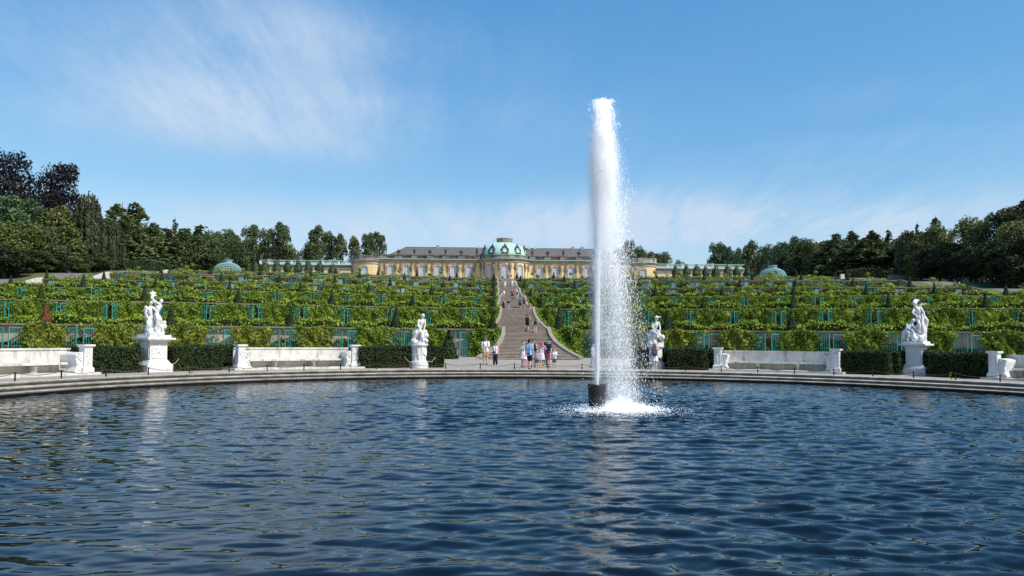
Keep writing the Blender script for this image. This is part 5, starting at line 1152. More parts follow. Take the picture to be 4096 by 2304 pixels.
# ---------------------------------------------------------------- trees
def sph(n, g):
    d = g.normal(size=(n, 3)); return d/np.linalg.norm(d, axis=1)[:, None]
def trunk_mesh(h, r, seed, branches=7, top=.75):
    g = random.Random(seed); mb = MB(); mb.tube([(0, 0, -.5), (g.uniform(-.1, .1), 0, h*.3), (g.uniform(-.3, .3), g.uniform(-.3, .3), h*.55), (0, 0, h*top)], [r*1.25, r, r*.7, r*.2], 8)
    for i in range(branches):
        a = g.uniform(0, 6.28); z = h*g.uniform(.25, .6); L = h*g.uniform(.15, .3); mb.tube([(0, 0, z), (L*.5*math.cos(a), L*.5*math.sin(a), z+L*.5), (L*math.cos(a), L*math.sin(a), z+L*.9)], [r*.4, r*.25, r*.08], 5)
    me = mb.mesh('trunk'); me.materials.append(bark); return me
def broad(seed, H=20.0, W=12.0, lobes=17, n=6500, size=.50, low=.10, open_=.0):
    """broadleaf crown: lobes round the limbs, each a loose shell of leaf clusters"""
    g = np.random.default_rng(seed); P = []; N = []
    for i in range(lobes):
        t = (i+.5)/lobes; z = H*(low+.10+(.80-low)*t); env = math.sin(math.pi*min(1, max(.08, (z/H-low+.08)/(1.12-low))))**.65; a = i*2.4+g.uniform(-.5, .5)
        rr_ = W*.5*env*g.uniform(.35, .80); c = np.array([rr_*math.cos(a), rr_*math.sin(a), z+g.normal()*.6]); rad = np.array([1, 1, 1.05])*W*g.uniform(.15, .25)*(0.65+.5*env)
        m_ = int(n/lobes); sub = sph(14, g)
        d = sph(m_, g); d = d+.55*sub[g.integers(0, 14, m_)]; d /= np.linalg.norm(d, axis=1)[:, None]
        d[:, 2] = np.where(d[:, 2] < -.45, -d[:, 2]*.4, d[:, 2])
        q = c+d*rad*g.uniform(.62, 1.12, m_)[:, None]; P.append(q); nn = d*.8+np.array([0, 0, .35]); N.append(nn)
        k = int(m_*.25); c2 = c*np.array([.5, .5, 1]); P.append(c2+sph(k, g)*rad*.9); N.append(sph(k, g))
    P = np.concatenate(P); N = np.concatenate(N); return np_mesh('crown', *leaf_cards(P, size, N, .5, 1.3, .1, seed))
def conifer(seed, H=20.0, W=8.0, whorls=22, size=.5, droop=.25, low=.06, gappy=.75, lean=0.0):
    g = np.random.default_rng(seed); P = []; N = []
    for i in range(whorls):
        t = i/whorls; z = H*(low+(.97-low)*t); L0 = W*.5*(1-t)**.6*(.85+.3*math.sin(i*1.7+seed))+.25
        for b in range(int(7-3*t)):
            if g.uniform() > gappy+.25*(t < .5): continue
            a = g.uniform(0, 6.28); L = L0*g.uniform(.55, 1.15); m_ = int(10+L*15); u = g.uniform(.05, 1, m_)**.8; wd = .22*L*(1-u*.75)+.12
            x = u*L; y = g.normal(size=m_)*wd*.7; zz = z-droop*x*u+.10*x+g.normal(size=m_)*.16-np.abs(g.normal(size=m_))*.75*u
            P.append(np.stack([x*np.cos(a)-y*np.sin(a)+lean*t*t, x*np.sin(a)+y*np.cos(a), zz], -1)); N.append(np.stack([np.full(m_, np.cos(a)*.3), np.full(m_, np.sin(a)*.3), np.full(m_, .8)], -1))
    P = np.concatenate(P); N = np.concatenate(N); return np_mesh('crown', *leaf_cards(P, size, N, .45, 1.8, .3, seed))
def weeping(seed, H=20.0, W=9.0, strands=150, size=.42):
    g = np.random.default_rng(seed); P = []; N = []
    for i in range(strands):
        a = g.uniform(0, 6.28); r_ = W*.5*math.sqrt(g.uniform(.02, 1)); zt = H*(1-.36*(r_/(W*.5))**2.4)*g.uniform(.93, 1.0)+.3*math.sin(a*3+seed); L = zt*g.uniform(.45, .98); m_ = int(14+L*6); u = g.uniform(0, 1, m_)
        x = r_*math.cos(a)*(1+.16*u)+g.normal(size=m_)*.13; y = r_*math.sin(a)*(1+.16*u)+g.normal(size=m_)*.13
        P.append(np.stack([x, y, zt-u*L], -1)); N.append(np.tile([[math.cos(a), math.sin(a), .2]], (m_, 1)))
    P = np.concatenate(P); N = np.concatenate(N); return np_mesh('crown', *leaf_cards(P, size, N, .5, 1.7, .9, seed))
PROTO = {}
def proto(key, crown, trunk): PROTO.setdefault(key, []).append((crown, trunk))
t20 = [trunk_mesh(20, .42, i) for i in range(3)]; tcon = MB().tube([(0, 0, -.5), (0, 0, 10), (0, 0, 19.6)], [.35, .2, .03], 7).mesh('trunk'); tcon.materials.append(bark)
for i in range(5): proto('broad', broad(60+i), t20[i % 3])
for i in range(3): proto('tall', broad(80+i, 20, 9, 17, 5200, .48, .04), t20[i])
for i in range(2): proto('copper', broad(90+i, 20, 14, 22, 8500, .42, .14), t20[i])
for i in range(3): proto('larch', conifer(100+i, 20, 10, 24, .46, .30, .04, .8, .6*(i-1)), tcon)
for i in range(2): proto('spruce', conifer(110+i, 20, 9, 28, .42, .18, .03, .92), tcon)
for i in range(2): proto('weeping', weeping(120+i), t20[i])
for i in range(2): proto('spike', conifer(130+i, 20, 5, 22, .36, .15, .05, .7), tcon)
for key in PROTO:
    for c, t in PROTO[key]: c.materials.append(lime)
cnt = [0]
def tree(px, py_top, depth, kind, wpx, mat, label, group=None, base=None):
    if group in (LT, RTG): dm_ = (106.5 if px < 2048 else 111.0)/abs(px-1977)*FPX; depth = max(depth if kind in ('larch', 'spruce', 'spike') else 0, dm_+(3 if kind == 'weeping' else max(0, (1010-py_top)*.075)))
    p = at_y(px, py_top, depth); gz = ground_z(p.x, depth) if base is None else base; H = (p.z-gz); W = wpx*depth/FPX
    cnt[0] += 1; c, t = PROTO[kind][cnt[0] % len(PROTO[kind])]; W0 = {'broad': 11.5, 'tall': 9, 'copper': 14, 'larch': 4.3, 'spruce': 4.6, 'weeping': 10, 'spike': 3.8}[kind]
    nm = {'broad': 'broadleaf_tree', 'tall': 'broadleaf_tree', 'copper': 'copper_beech', 'larch': 'larch_tree', 'spruce': 'spruce_tree', 'weeping': 'weeping_beech', 'spike': 'spruce_tree'}[kind]
    o = thing(nm, label, 'tree', (p.x, depth, gz), rnd.uniform(0, 6.28), group); o.scale = (W/W0, W/W0, H/19.7)
    set_mat(link('crown', c, None, o), mat); link('trunk', t, None, o); return o
LT = 'trees on the left hillside'; RTG = 'trees on the right hillside'; BT = 'trees behind the palace'
for a in [
    (20, 636, 172, 'copper', 270, copper_l, 'tall dark purple copper beech at the left edge', LT), (238, 676, 186, 'copper', 215, copper_l, 'rounded dark purple copper beech left of the weeping beech', LT),
    (60, 784, 164, 'broad', 220, bluegreen, 'blue green broadleaf tree below the tall copper beech', LT), (228, 812, 166, 'broad', 170, olive, 'yellowish green tree below the rounded copper beech', LT),
    (-30, 880, 150, 'broad', 220, olive, 'olive green tree at the left edge, lowest in front', LT), (75, 884, 153, 'broad', 200, olive, 'olive green tree with tufted crown in front of the blue green one', LT),
    (165, 900, 157, 'broad', 170, lime, 'dark green tree between the two olive ones at the left', LT), (250, 900, 161, 'broad', 170, olive, 'olive tree below the yellowish green one', LT), (322, 880, 172, 'broad', 150, olive, 'olive tree just left of the weeping beech', LT),
    (20, 985, 147, 'broad', 190, dark_l, 'dark low tree in the left corner of the wood', LT), (130, 1000, 151, 'broad', 170, lime, 'low green tree near the ramp at the left', LT), (215, 1010, 156, 'broad', 150, dark_l, 'dark low tree beside the left ramp, second from the edge', LT), (300, 1010, 163, 'broad', 140, lime, 'low tree at the foot of the left wood', LT), (380, 1005, 174, 'broad', 130, lime, 'low rounded tree before the weeping beech', LT),
    (355, 766, 186, 'weeping', 130, weep_l, 'tall weeping beech with hanging curtains of branches, left side', LT), (455, 880, 192, 'weeping', 100, weep_l, 'smaller weeping beech right of the tall weeping one', LT),
    (490, 806, 228, 'larch', 110, larch_l, 'larch with twin tops right of the weeping beeches, left of two', LT), (535, 802, 226, 'larch', 120, larch_l, 'tallest larch right of the weeping beeches', LT), (440, 830, 232, 'larch', 90, larch_l, 'feathery larch behind the weeping beeches', LT),
    (560, 900, 224, 'larch', 110, larch_l, 'spreading larch under the tallest larch', LT), (618, 884, 230, 'spruce', 110, larch_l, 'broad topped conifer left of the slender spruce', LT), (668, 905, 236, 'larch', 90, spruce_l, 'thin conifer close to the slender spruce', LT),
    (700, 864, 238, 'spike', 60, spruce_l, 'slender pointed spruce standing above the left wood', LT), (752, 905, 240, 'larch', 100, larch_l, 'larch right of the slender spruce', LT), (800, 892, 244, 'larch', 110, larch_l, 'bent topped larch left of the left lattice pavilion', LT),
    (840, 925, 250, 'broad', 90, lime, 'round green tree behind the left lattice pavilion, left one', LT), (885, 912, 262, 'broad', 110, lime, 'round green tree right behind the left lattice pavilion', LT), (930, 908, 268, 'tall', 90, lime, 'tall green tree right of the left lattice pavilion', LT),
    (690, 960, 222, 'spruce', 110, spruce_l, 'low dark spruce under the slender one', LT), (780, 990, 226, 'spruce', 110, spruce_l, 'low dark spruce left of the left lattice pavilion', LT), (520, 960, 214, 'spruce', 120, larch_l, 'low olive conifer above the rounded hedge', LT), (850, 1000, 248, 'broad', 100, dark_l, 'dark bush like tree at the left lattice pavilion', LT)]:
    tree(*a)
for a in [
    (1010, 896, 300, 'tall', 95, lime, 'tall tree at the left end of the left palace wing'), (1075, 900, 304, 'tall', 75, lime, 'forked tree second from the left behind the left wing'), (1128, 888, 306, 'tall', 90, lime, 'tallest tree of the group behind the left wing'), (1170, 985, 300, 'broad', 80, lime, 'low round tree at the right end of the left wing group'), (965, 950, 296, 'broad', 90, lime, 'low tree right behind the left lattice pavilion'), (1100, 980, 298, 'broad', 130, dark_l, 'dark low tree behind the middle of the left wing group'),
    (1268, 902, 310, 'tall', 90, lime, 'tallest tree of the middle group behind the left wing'), (1320, 912, 312, 'tall', 75, lime, 'second tree of the middle group behind the left wing'), (1362, 930, 308, 'tall', 60, olive, 'narrow tree right of the middle group behind the left wing'), (1250, 960, 306, 'broad', 100, lime, 'low tree at the left of the middle group behind the left wing'),
    (1420, 932, 306, 'tall', 62, olive, 'slim tree behind the left round pavilion'), (1475, 928, 310, 'tall', 65, lime, 'tall tree over the left round pavilion'), (1518, 926, 312, 'tall', 62, lime, 'tree at the left hipped end of the slate roof'),
    (2512, 946, 300, 'tall', 60, lime, 'narrow tree seen through the falling spray'), (2555, 982, 304, 'broad', 80, lime, 'round tree just right of the spray behind the palace'), (2478, 985, 304, 'broad', 70, lime, 'tree hidden in the spray behind the palace'), (2612, 1000, 302, 'broad', 80, lime, 'tree with gaps behind the right round pavilion'), (2655, 1005, 306, 'broad', 70, lime, 'low tree behind the right wing roof'), (2715, 1040, 330, 'broad', 60, lime, 'far low tree over the right wing')]:
    tree(*a, BT)
for a in [
    (2872, 955, 300, 'tall', 80, lime, 'dark pointed tree at the end of the right palace wing'), (2905, 978, 304, 'tall', 50, lime, 'narrow tree just right of the pointed one'), (2947, 984, 300, 'broad', 70, bluegreen, 'green tree behind the urn of the right wing'), (3000, 962, 296, 'broad', 90, lime, 'full tree left of the right lattice pavilion'), (3048, 986, 292, 'broad', 60, lime, 'tree directly left behind the right lattice pavilion'),
    (3092, 974, 290, 'broad', 80, bluegreen, 'blue green tree above the right lattice pavilion'), (3132, 966, 284, 'broad', 80, bluegreen, 'bushy tree right above the right lattice pavilion'), (3188, 936, 280, 'broad', 100, bluegreen, 'tallest broadleaf tree right of the right lattice pavilion'), (3242, 955, 276, 'broad', 80, lime, 'broadleaf tree left of the drooping conifer'), (3205, 975, 262, 'spruce', 110, spruce_l, 'dark green spruce right of the right lattice pavilion'),
    (3312, 956, 262, 'larch', 100, larch_l, 'brownish larch beside the drooping conifer'), (3348, 926, 258, 'larch', 80, larch_l, 'drooping topped conifer in the right wood'), (3410, 916, 254, 'spruce', 110, larch_l, 'pointed conifer in the middle of the right wood'), (3455, 945, 254, 'spruce', 80, spruce_l, 'shorter conifer between two pointed ones'), (3492, 914, 250, 'spruce', 110, larch_l, 'second pointed conifer left of the right weeping beech'),
    (3552, 910, 250, 'spike', 80, spruce_l, 'thin topped conifer left of the right weeping beech'), (3635, 922, 232, 'weeping', 120, weep_l, 'weeping beech with dark dome in the right wood'), (3668, 884, 246, 'spike', 50, spruce_l, 'slim spike of a conifer behind the right weeping beech'), (3742, 860, 240, 'spike', 90, spruce_l, 'conifer top rising over the right wood'),
    (3755, 900, 208, 'broad', 150, olive, 'sunlit olive tree right of the right weeping beech'), (3895, 870, 186, 'broad', 170, olive, 'large sunlit tree near the right edge'), (3995, 838, 192, 'broad', 150, lime, 'tall dark tree second from the right edge'), (4085, 792, 170, 'broad', 190, dark_l, 'tallest tree at the right edge'), (4060, 880, 160, 'broad', 180, olive, 'full tree below the tallest one at the right edge'),
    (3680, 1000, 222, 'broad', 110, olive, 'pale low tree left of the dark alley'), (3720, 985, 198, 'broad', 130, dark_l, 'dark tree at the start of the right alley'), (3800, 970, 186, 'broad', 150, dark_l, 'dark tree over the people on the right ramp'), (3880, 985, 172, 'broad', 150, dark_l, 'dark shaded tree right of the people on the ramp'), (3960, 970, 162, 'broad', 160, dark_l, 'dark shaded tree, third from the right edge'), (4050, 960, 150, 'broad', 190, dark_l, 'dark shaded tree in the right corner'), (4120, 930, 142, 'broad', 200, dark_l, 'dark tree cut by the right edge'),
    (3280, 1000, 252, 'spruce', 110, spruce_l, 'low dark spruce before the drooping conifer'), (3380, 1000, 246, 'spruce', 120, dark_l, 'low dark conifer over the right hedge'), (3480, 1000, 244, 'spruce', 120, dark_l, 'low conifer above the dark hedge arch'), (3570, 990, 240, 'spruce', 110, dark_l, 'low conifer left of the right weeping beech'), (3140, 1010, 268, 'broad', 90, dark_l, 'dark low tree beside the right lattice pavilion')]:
    tree(*a, RTG)
for i, (px, top) in enumerate([(3290, 962), (3365, 950), (3440, 955), (3520, 945), (3590, 940), (3690, 925)]):
    tree(px, top, 290, 'broad', 115, lime, f'green broadleaf crown behind the right conifers, {ORD[i]} from the left', 'trees behind the right conifers')
for i, (px, top) in enumerate([(445, 880), (560, 890), (640, 920), (725, 930), (790, 935), (850, 950)]):
    tree(px, top, 285, 'broad', 120, lime, f'green broadleaf crown behind the left conifers, {ORD[i]} from the left', 'trees behind the left conifers')
# far woods behind everything, each side, one mass
for s, x0, x1 in ((-1, -330, -96), (1, 96, 330)):
    g = np.random.default_rng(77+s); n = 16000; x = g.uniform(x0, x1, n); y = g.uniform(0, 1, n); yy = 318+20*y; hh = 9+2.5*np.sin(x*.21)+2*np.sin(x*.5+1); z = 19.5+hh*g.uniform(0, 1, n)**.7
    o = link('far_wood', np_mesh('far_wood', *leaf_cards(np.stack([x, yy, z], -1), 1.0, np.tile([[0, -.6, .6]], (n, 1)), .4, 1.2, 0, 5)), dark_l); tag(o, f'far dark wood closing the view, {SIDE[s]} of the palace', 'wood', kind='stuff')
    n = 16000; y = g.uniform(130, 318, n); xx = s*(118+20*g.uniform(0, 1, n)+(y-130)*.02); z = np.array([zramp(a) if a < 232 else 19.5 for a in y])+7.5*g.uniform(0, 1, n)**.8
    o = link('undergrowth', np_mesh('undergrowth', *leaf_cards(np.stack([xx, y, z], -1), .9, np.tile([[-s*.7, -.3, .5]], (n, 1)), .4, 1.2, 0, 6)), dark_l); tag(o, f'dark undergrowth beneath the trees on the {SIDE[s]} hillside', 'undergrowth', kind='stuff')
# clipped round trees in front of the wings
rt = []
for i in range(3):
    V, F = ball_mesh(70+i, 1100, 1.0, .20, 1.0); r_ = V[:, 2].copy(); V[:, 2] = V[:, 2]*1.35+2.0; V[:, 0] *= (1.12-.20*r_); V[:, 1] *= (1.12-.20*r_); me = np_mesh('crown', V, F); me.materials.append(round_l); rt.append(me)
rtr = MB().tube([(0, 0, 0), (0, 0, 1.5)], [.14, .1], 6).mesh('trunk'); rtr.materials.append(bark)
for s, lst in ((-1, [1022, 1060, 1107, 1151, 1194, 1233, 1279, 1330]), (1, [2702, 2745, 2786, 2823, 2863, 2909, 2947, 2990])):
    for i, px in enumerate(lst):
        top = 1043+(px-1107)*.016 if s < 0 else 1064+(px-2786)*.012
        if px in (1330,): top += 12
        p = at_y(px, top, 251); H = p.z-PZ; o = thing('clipped_tree', f'dark round clipped tree before the {SIDE[s]} wing, {ORD[i]} from the left', 'clipped tree', (p.x, 251, PZ), rnd.uniform(0, 6), 'clipped round trees before the palace wings')
        o.scale = (1.18, 1.18, H/3.25); link('crown', rt[i % 3], None, o); link('trunk', rtr, None, o)
# big rounded hedges on the hilltop and low walls before them
def leaf_box(name, label, cat, x0, x1, y0, y1, z0, z1, mat, size, dens, seed, roundtop=.0):
    g = np.random.default_rng(seed); n = int(((x1-x0)*(z1-z0)+(x1-x0)*(y1-y0))*dens); x = g.uniform(x0, x1, n); t = (x-(x0+x1)/2)/((x1-x0)/2); zt = z1-roundtop*t**2*(z1-z0); f = g.uniform(0, 1, n) < .6
    z = np.where(f, z0+(zt-z0)*g.uniform(0, 1, n), zt); y = np.where(f, y0, g.uniform(y0, y1, n)); N = np.where(f[:, None], [[0, -1, .3]], [[0, -.1, 1.0]])
    o = link(name, np_mesh(name, *leaf_cards(np.stack([x, y, z], -1)+g.normal(size=(n, 3))*.08, size, N, .5, 1.2, 0, seed)), mat); tag(o, label, cat)
    m_ = 16; V = []
    for i in range(m_+1):
        xx = x0+(x1-x0)*i/m_; tt = (xx-(x0+x1)/2)/((x1-x0)/2); zz = max(z0+.1, z1-roundtop*tt*tt*(z1-z0)-.15); V += [(xx, y0+.15, z0), (xx, y0+.15, zz), (xx, y1-.15, zz), (xx, y1-.15, z0)]
    MB().add(V, [(4*i+j, 4*i+4+j, 4*i+5+j, 4*i+1+j) for i in range(m_) for j in range(3)]+[(0, 1, 2, 3), (4*m_, 4*m_+3, 4*m_+2, 4*m_+1)]).build('shade_core', hedge_core, o)  # dark inner body added for the shade within the hedge
a, b = at_y(470, 1080, 226), at_y(680, 1080, 226); leaf_box('rounded_hedge', 'large rounded green hedge at the head of the left ramp', 'hedge', a.x, b.x, 226, 232, ground_z(a.x, 226), at_y(560, 1042, 226).z, round_l, .4, 40, 1, .35)
a, b = at_y(3385, 1080, 226), at_y(3570, 1080, 226); leaf_box('rounded_hedge', 'large dark hedge at the head of the right ramp', 'hedge', a.x, b.x, 226, 232, ground_z(a.x, 226), at_y(3480, 1074, 226).z, dark_l, .4, 40, 2, .2)
a, b = at_y(455, 1090, 222), at_y(585, 1090, 222); tag(MB().box((a.x, 222, zramp(222)-.5), (b.x, 222.5, at_y(500, 1082, 222).z)).build('low_wall', sandstone), 'low pale stone wall below the left rounded hedge', 'wall')
a, b = at_y(3555, 1105, 212), at_y(3640, 1105, 212); tag(MB().box((a.x, 212, zramp(212)-.5), (b.x, 212.5, at_y(3600, 1100, 212).z)).build('low_wall', stone_dark), 'low dark wall beside the right ramp', 'wall')
# white plinth by the right ramp
p = at_y(3369, 1112, 212); pl = thing('stone_plinth', 'small white stone plinth at the head of the right ramp', 'plinth', (p.x, 212, zramp(212))); zt = at_y(3369, 1099, 212).z-zramp(212)
MB().box((-.45, -.4, 0), (.45, .4, max(1.1, zt))).build('block', marble, pl); MB().box((-.5, -.45, max(1.1, zt)), (.5, .45, max(1.1, zt)+.15)).build('cap', marble, pl)
# ---------------------------------------------------------------- people
PC = {}
def cached(key, fn):
    if key not in PC: PC[key] = fn()
    return PC[key]
COLM = {}
def colm(c, rough=.85):
    k = (tuple(c), rough)
    if k not in COLM: COLM[k] = FLAT('cloth' if rough > .6 else 'skin', c, rough, .2)
    return COLM[k]
ARM = {'down': ((.135, .01, .64), (.142, -.03, .495)), 'chest': ((.15, 0, .645), (.035, -.135, .68)), 'face': ((.20, -.07, .775), (.065, -.105, .915)), 'hip': ((.215, .04, .665), (.105, .0, .565)),
       'out': ((.24, 0, .795), (.38, -.02, .80)), 'bag': ((.145, 0, .645), (.11, -.11, .56)), 'fwd': ((.14, -.02, .65), (.10, -.14, .66))}
LEG = {'stand': ((.052, -.01, .285), (.058, .0, .045)), 'fwd': ((.055, -.085, .30), (.06, -.10, .045)), 'back': ((.055, .01, .285), (.06, .10, .06)), 'up': ((.055, -.14, .36), (.06, -.10, .145)), 'apart': ((.075, -.01, .285), (.10, .0, .045))}
def joints(al, ar, ll, lr):
    J = {}
    for s, a, l, n in ((1, al, ll, 'l'), (-1, ar, lr, 'r')):
        J['sh'+n] = Vector((s*.102, .005, .812))
        for q, p in zip(('el', 'wr'), ARM[a]): J[q+n] = Vector((s*p[0], p[1], p[2]))
        J['hp'+n] = Vector((s*.048, 0, .515))
        for q, p in zip(('kn', 'an'), LEG[l]): J[q+n] = Vector((s*p[0], p[1], p[2]))
    return J
H0 = 1.75
def sc_(ch): return [[(tuple(Vector(p)*H0), r_*H0) for p, r_ in c] for c in ch]
def body_ch(J, hk, tw):
    ch = []
    for s in (-1, 1): ch.append([((s*.040, 0, .53), .068*tw), ((s*.030, 0, .62), .056*tw), ((s*.045, .005, .735), .066*tw), ((s*.055, .01, .80), .040)])
    ch.append([((0, .012, .80), .036), ((0, .005, .865), .030)])
    zc = .862; H_ = lambda x, y, z: (x*hk, y*hk, zc+(z-zc)*hk)
    ch.append([(H_(0, -.012, .905), .046*hk), (H_(0, .0, .948), .056*hk)]); ch.append([(H_(0, -.055, .928), .011*hk), (H_(0, -.066, .915), .010*hk)]); ch.append([(H_(0, -.045, .888), .020*hk)])
    for s in (-1, 1): ch.append([(H_(s*.056, .005, .925), .013*hk), (H_(s*.056, .005, .91), .010*hk)])
    for n in 'lr':
        ch.append([(tuple(J['sh'+n]), .036*tw), (tuple(J['el'+n]), .025*tw), (tuple(J['wr'+n]), .017)])
        d = (J['wr'+n]-J['el'+n]).normalized(); e = Vector((1, 0, 0)) if abs(d.x) < .8 else Vector((0, 1, 0)); e = (e-d*d.dot(e)).normalized(); f_ = d.cross(e); w_ = J['wr'+n]; s = 1 if n == 'l' else -1
        e2 = Vector((0, 1, 0)); e2 = (e2-d*d.dot(e2)); e2 = e2.normalized() if e2.length > .2 else e
        ch.append([(tuple(w_), .016), (tuple(w_+d*.03), .0185)])
        for q in range(4): o_ = e2*(q-1.5)*.0125; L = (.066, .075, .078, .062)[q]; ch.append([(tuple(w_+d*.035+o_), .0072), (tuple(w_+d*L+o_*1.1+Vector((-s*.008, 0, 0))), .0062)])
        ch.append([(tuple(w_+d*.012-e2*.015), .008), (tuple(w_+d*.045-e2*.034), .0065)])
        ch.append([(tuple(J['hp'+n]), .060*tw), (tuple(J['hp'+n].lerp(J['kn'+n], .5)), .050*tw), (tuple(J['kn'+n]), .035), (tuple(J['kn'+n].lerp(J['an'+n], .3)), .036), (tuple(J['an'+n]), .021)])
        ch.append([(tuple(J['an'+n]+Vector((0, .012, -.018))), .021), (tuple(J['an'+n]+Vector((0, -.075, -.026))), .018)])
    return ch
def cloth_top(J, kind, tw):
    ch = []
    for s in (-1, 1): ch.append([((s*.042, 0, .50), .078*tw), ((s*.034, 0, .62), .067*tw), ((s*.047, .004, .735), .075*tw), ((s*.055, .01, .795), .05)])
    if kind in ('tee', 'long'):
        for n in 'lr':
            e = J['sh'+n].lerp(J['el'+n], .62); c = [((0, .01, .79), .045), (tuple(J['sh'+n]), .045*tw), (tuple(e), .039*tw)]
            if kind == 'long': c += [(tuple(J['el'+n]), .034), (tuple(J['wr'+n]), .026)]
            ch.append(c)
    return ch
def cloth_bottom(J, kind, tw):
    ch = [[((-.042, 0, .525), .077*tw), ((.042, 0, .525), .077*tw)]]
    if kind in ('shorts', 'hotpants', 'pants', 'wide'):
        for n in 'lr':
            hp, kn, an = J['hp'+n], J['kn'+n], J['an'+n]
            if kind == 'shorts': ch.append([(tuple(hp), .070*tw), (tuple(hp.lerp(kn, .5)), .062*tw), (tuple(hp.lerp(kn, .88)), .056*tw)])
            elif kind == 'hotpants': ch.append([(tuple(hp), .070*tw), (tuple(hp.lerp(kn, .36)), .062*tw)])
            else: q = 1.25 if kind == 'wide' else 1.0; ch.append([(tuple(hp), .070*tw), (tuple(kn), .048*tw*q), (tuple(an), .034*q)])
    return ch
def skirt_mesh(z0, z1, r0_, r1_, seed=0):
    mb = MB(); V = []; F = []; na, nz = 28, 6
    for j in range(nz+1):
        t = j/nz
        for i in range(na):
            a = 2*math.pi*i/na; q = r0_+(r1_-r0_)*t**.8; q *= 1+.07*t*math.sin(a*7+seed); V.append((q*1.15*math.cos(a)*H0, q*.92*math.sin(a)*H0, (z0+(z1-z0)*t)*H0))
    for j in range(nz):
        for i in range(na): F.append((j*na+i, (j+1)*na+i, (j+1)*na+(i+1) % na, j*na+(i+1) % na))
    F.append(tuple(range(na))); return mb.add(V, F).mesh('skirt', True)
def hair_ch(style, hk):
    zc = .862; H_ = lambda x, y, z: (x*hk, y*hk, zc+(z-zc)*hk)
    ch = [[(H_(0, .014, .952), .057*hk), (H_(0, .024, .925), .052*hk)], [(H_(-.018, -.012, .972), .040*hk), (H_(.018, -.012, .972), .040*hk)]]
    if style == 'long': ch += [[(H_(s*.028, .03, .93), .044*hk), (H_(s*.036, .045, .86), .036*hk), (H_(s*.038, .065, .775), .026*hk)] for s in (-1, 1)]
    if style == 'bob': ch += [[(H_(s*.040, .015, .93), .030*hk), (H_(s*.045, .02, .865), .024*hk)] for s in (-1, 1)]
    if style == 'pony': ch += [[(H_(0, .06, .945), .025*hk), (H_(0, .09, .89), .024*hk), (H_(0, .085, .82), .014*hk)]]
    return ch
def hat_mesh(kind, hk):
    mb = MB(); zc = .862; z = lambda q: (zc+(q-zc)*hk)*H0; k = hk*H0
    mb.lathe([(.064*k, z(.955)), (.066*k, z(.965)), (.060*k, z(.99)), (.04*k, z(1.010)), (.008*k, z(1.016))], 18, Matrix.Translation((0, .006*k, 0)))
    if kind == 'cap': mb.add([(-.05*k, -.045*k, z(.957)), (.05*k, -.045*k, z(.957)), (.035*k, -.115*k, z(.948)), (-.035*k, -.115*k, z(.948)), (-.05*k, -.045*k, z(.963)), (.05*k, -.045*k, z(.963)), (.035*k, -.115*k, z(.953)), (-.035*k, -.115*k, z(.953))], [(0, 3, 2, 1), (4, 5, 6, 7), (0, 1, 5, 4), (1, 2, 6, 5), (2, 3, 7, 6), (3, 0, 4, 7)])
    else: mb.lathe([(.06*k, z(.957)), (.11*k, z(.950)), (.11*k, z(.956)), (.06*k, z(.965))], 18)
    return mb.mesh('hat', True)
NP = [0]
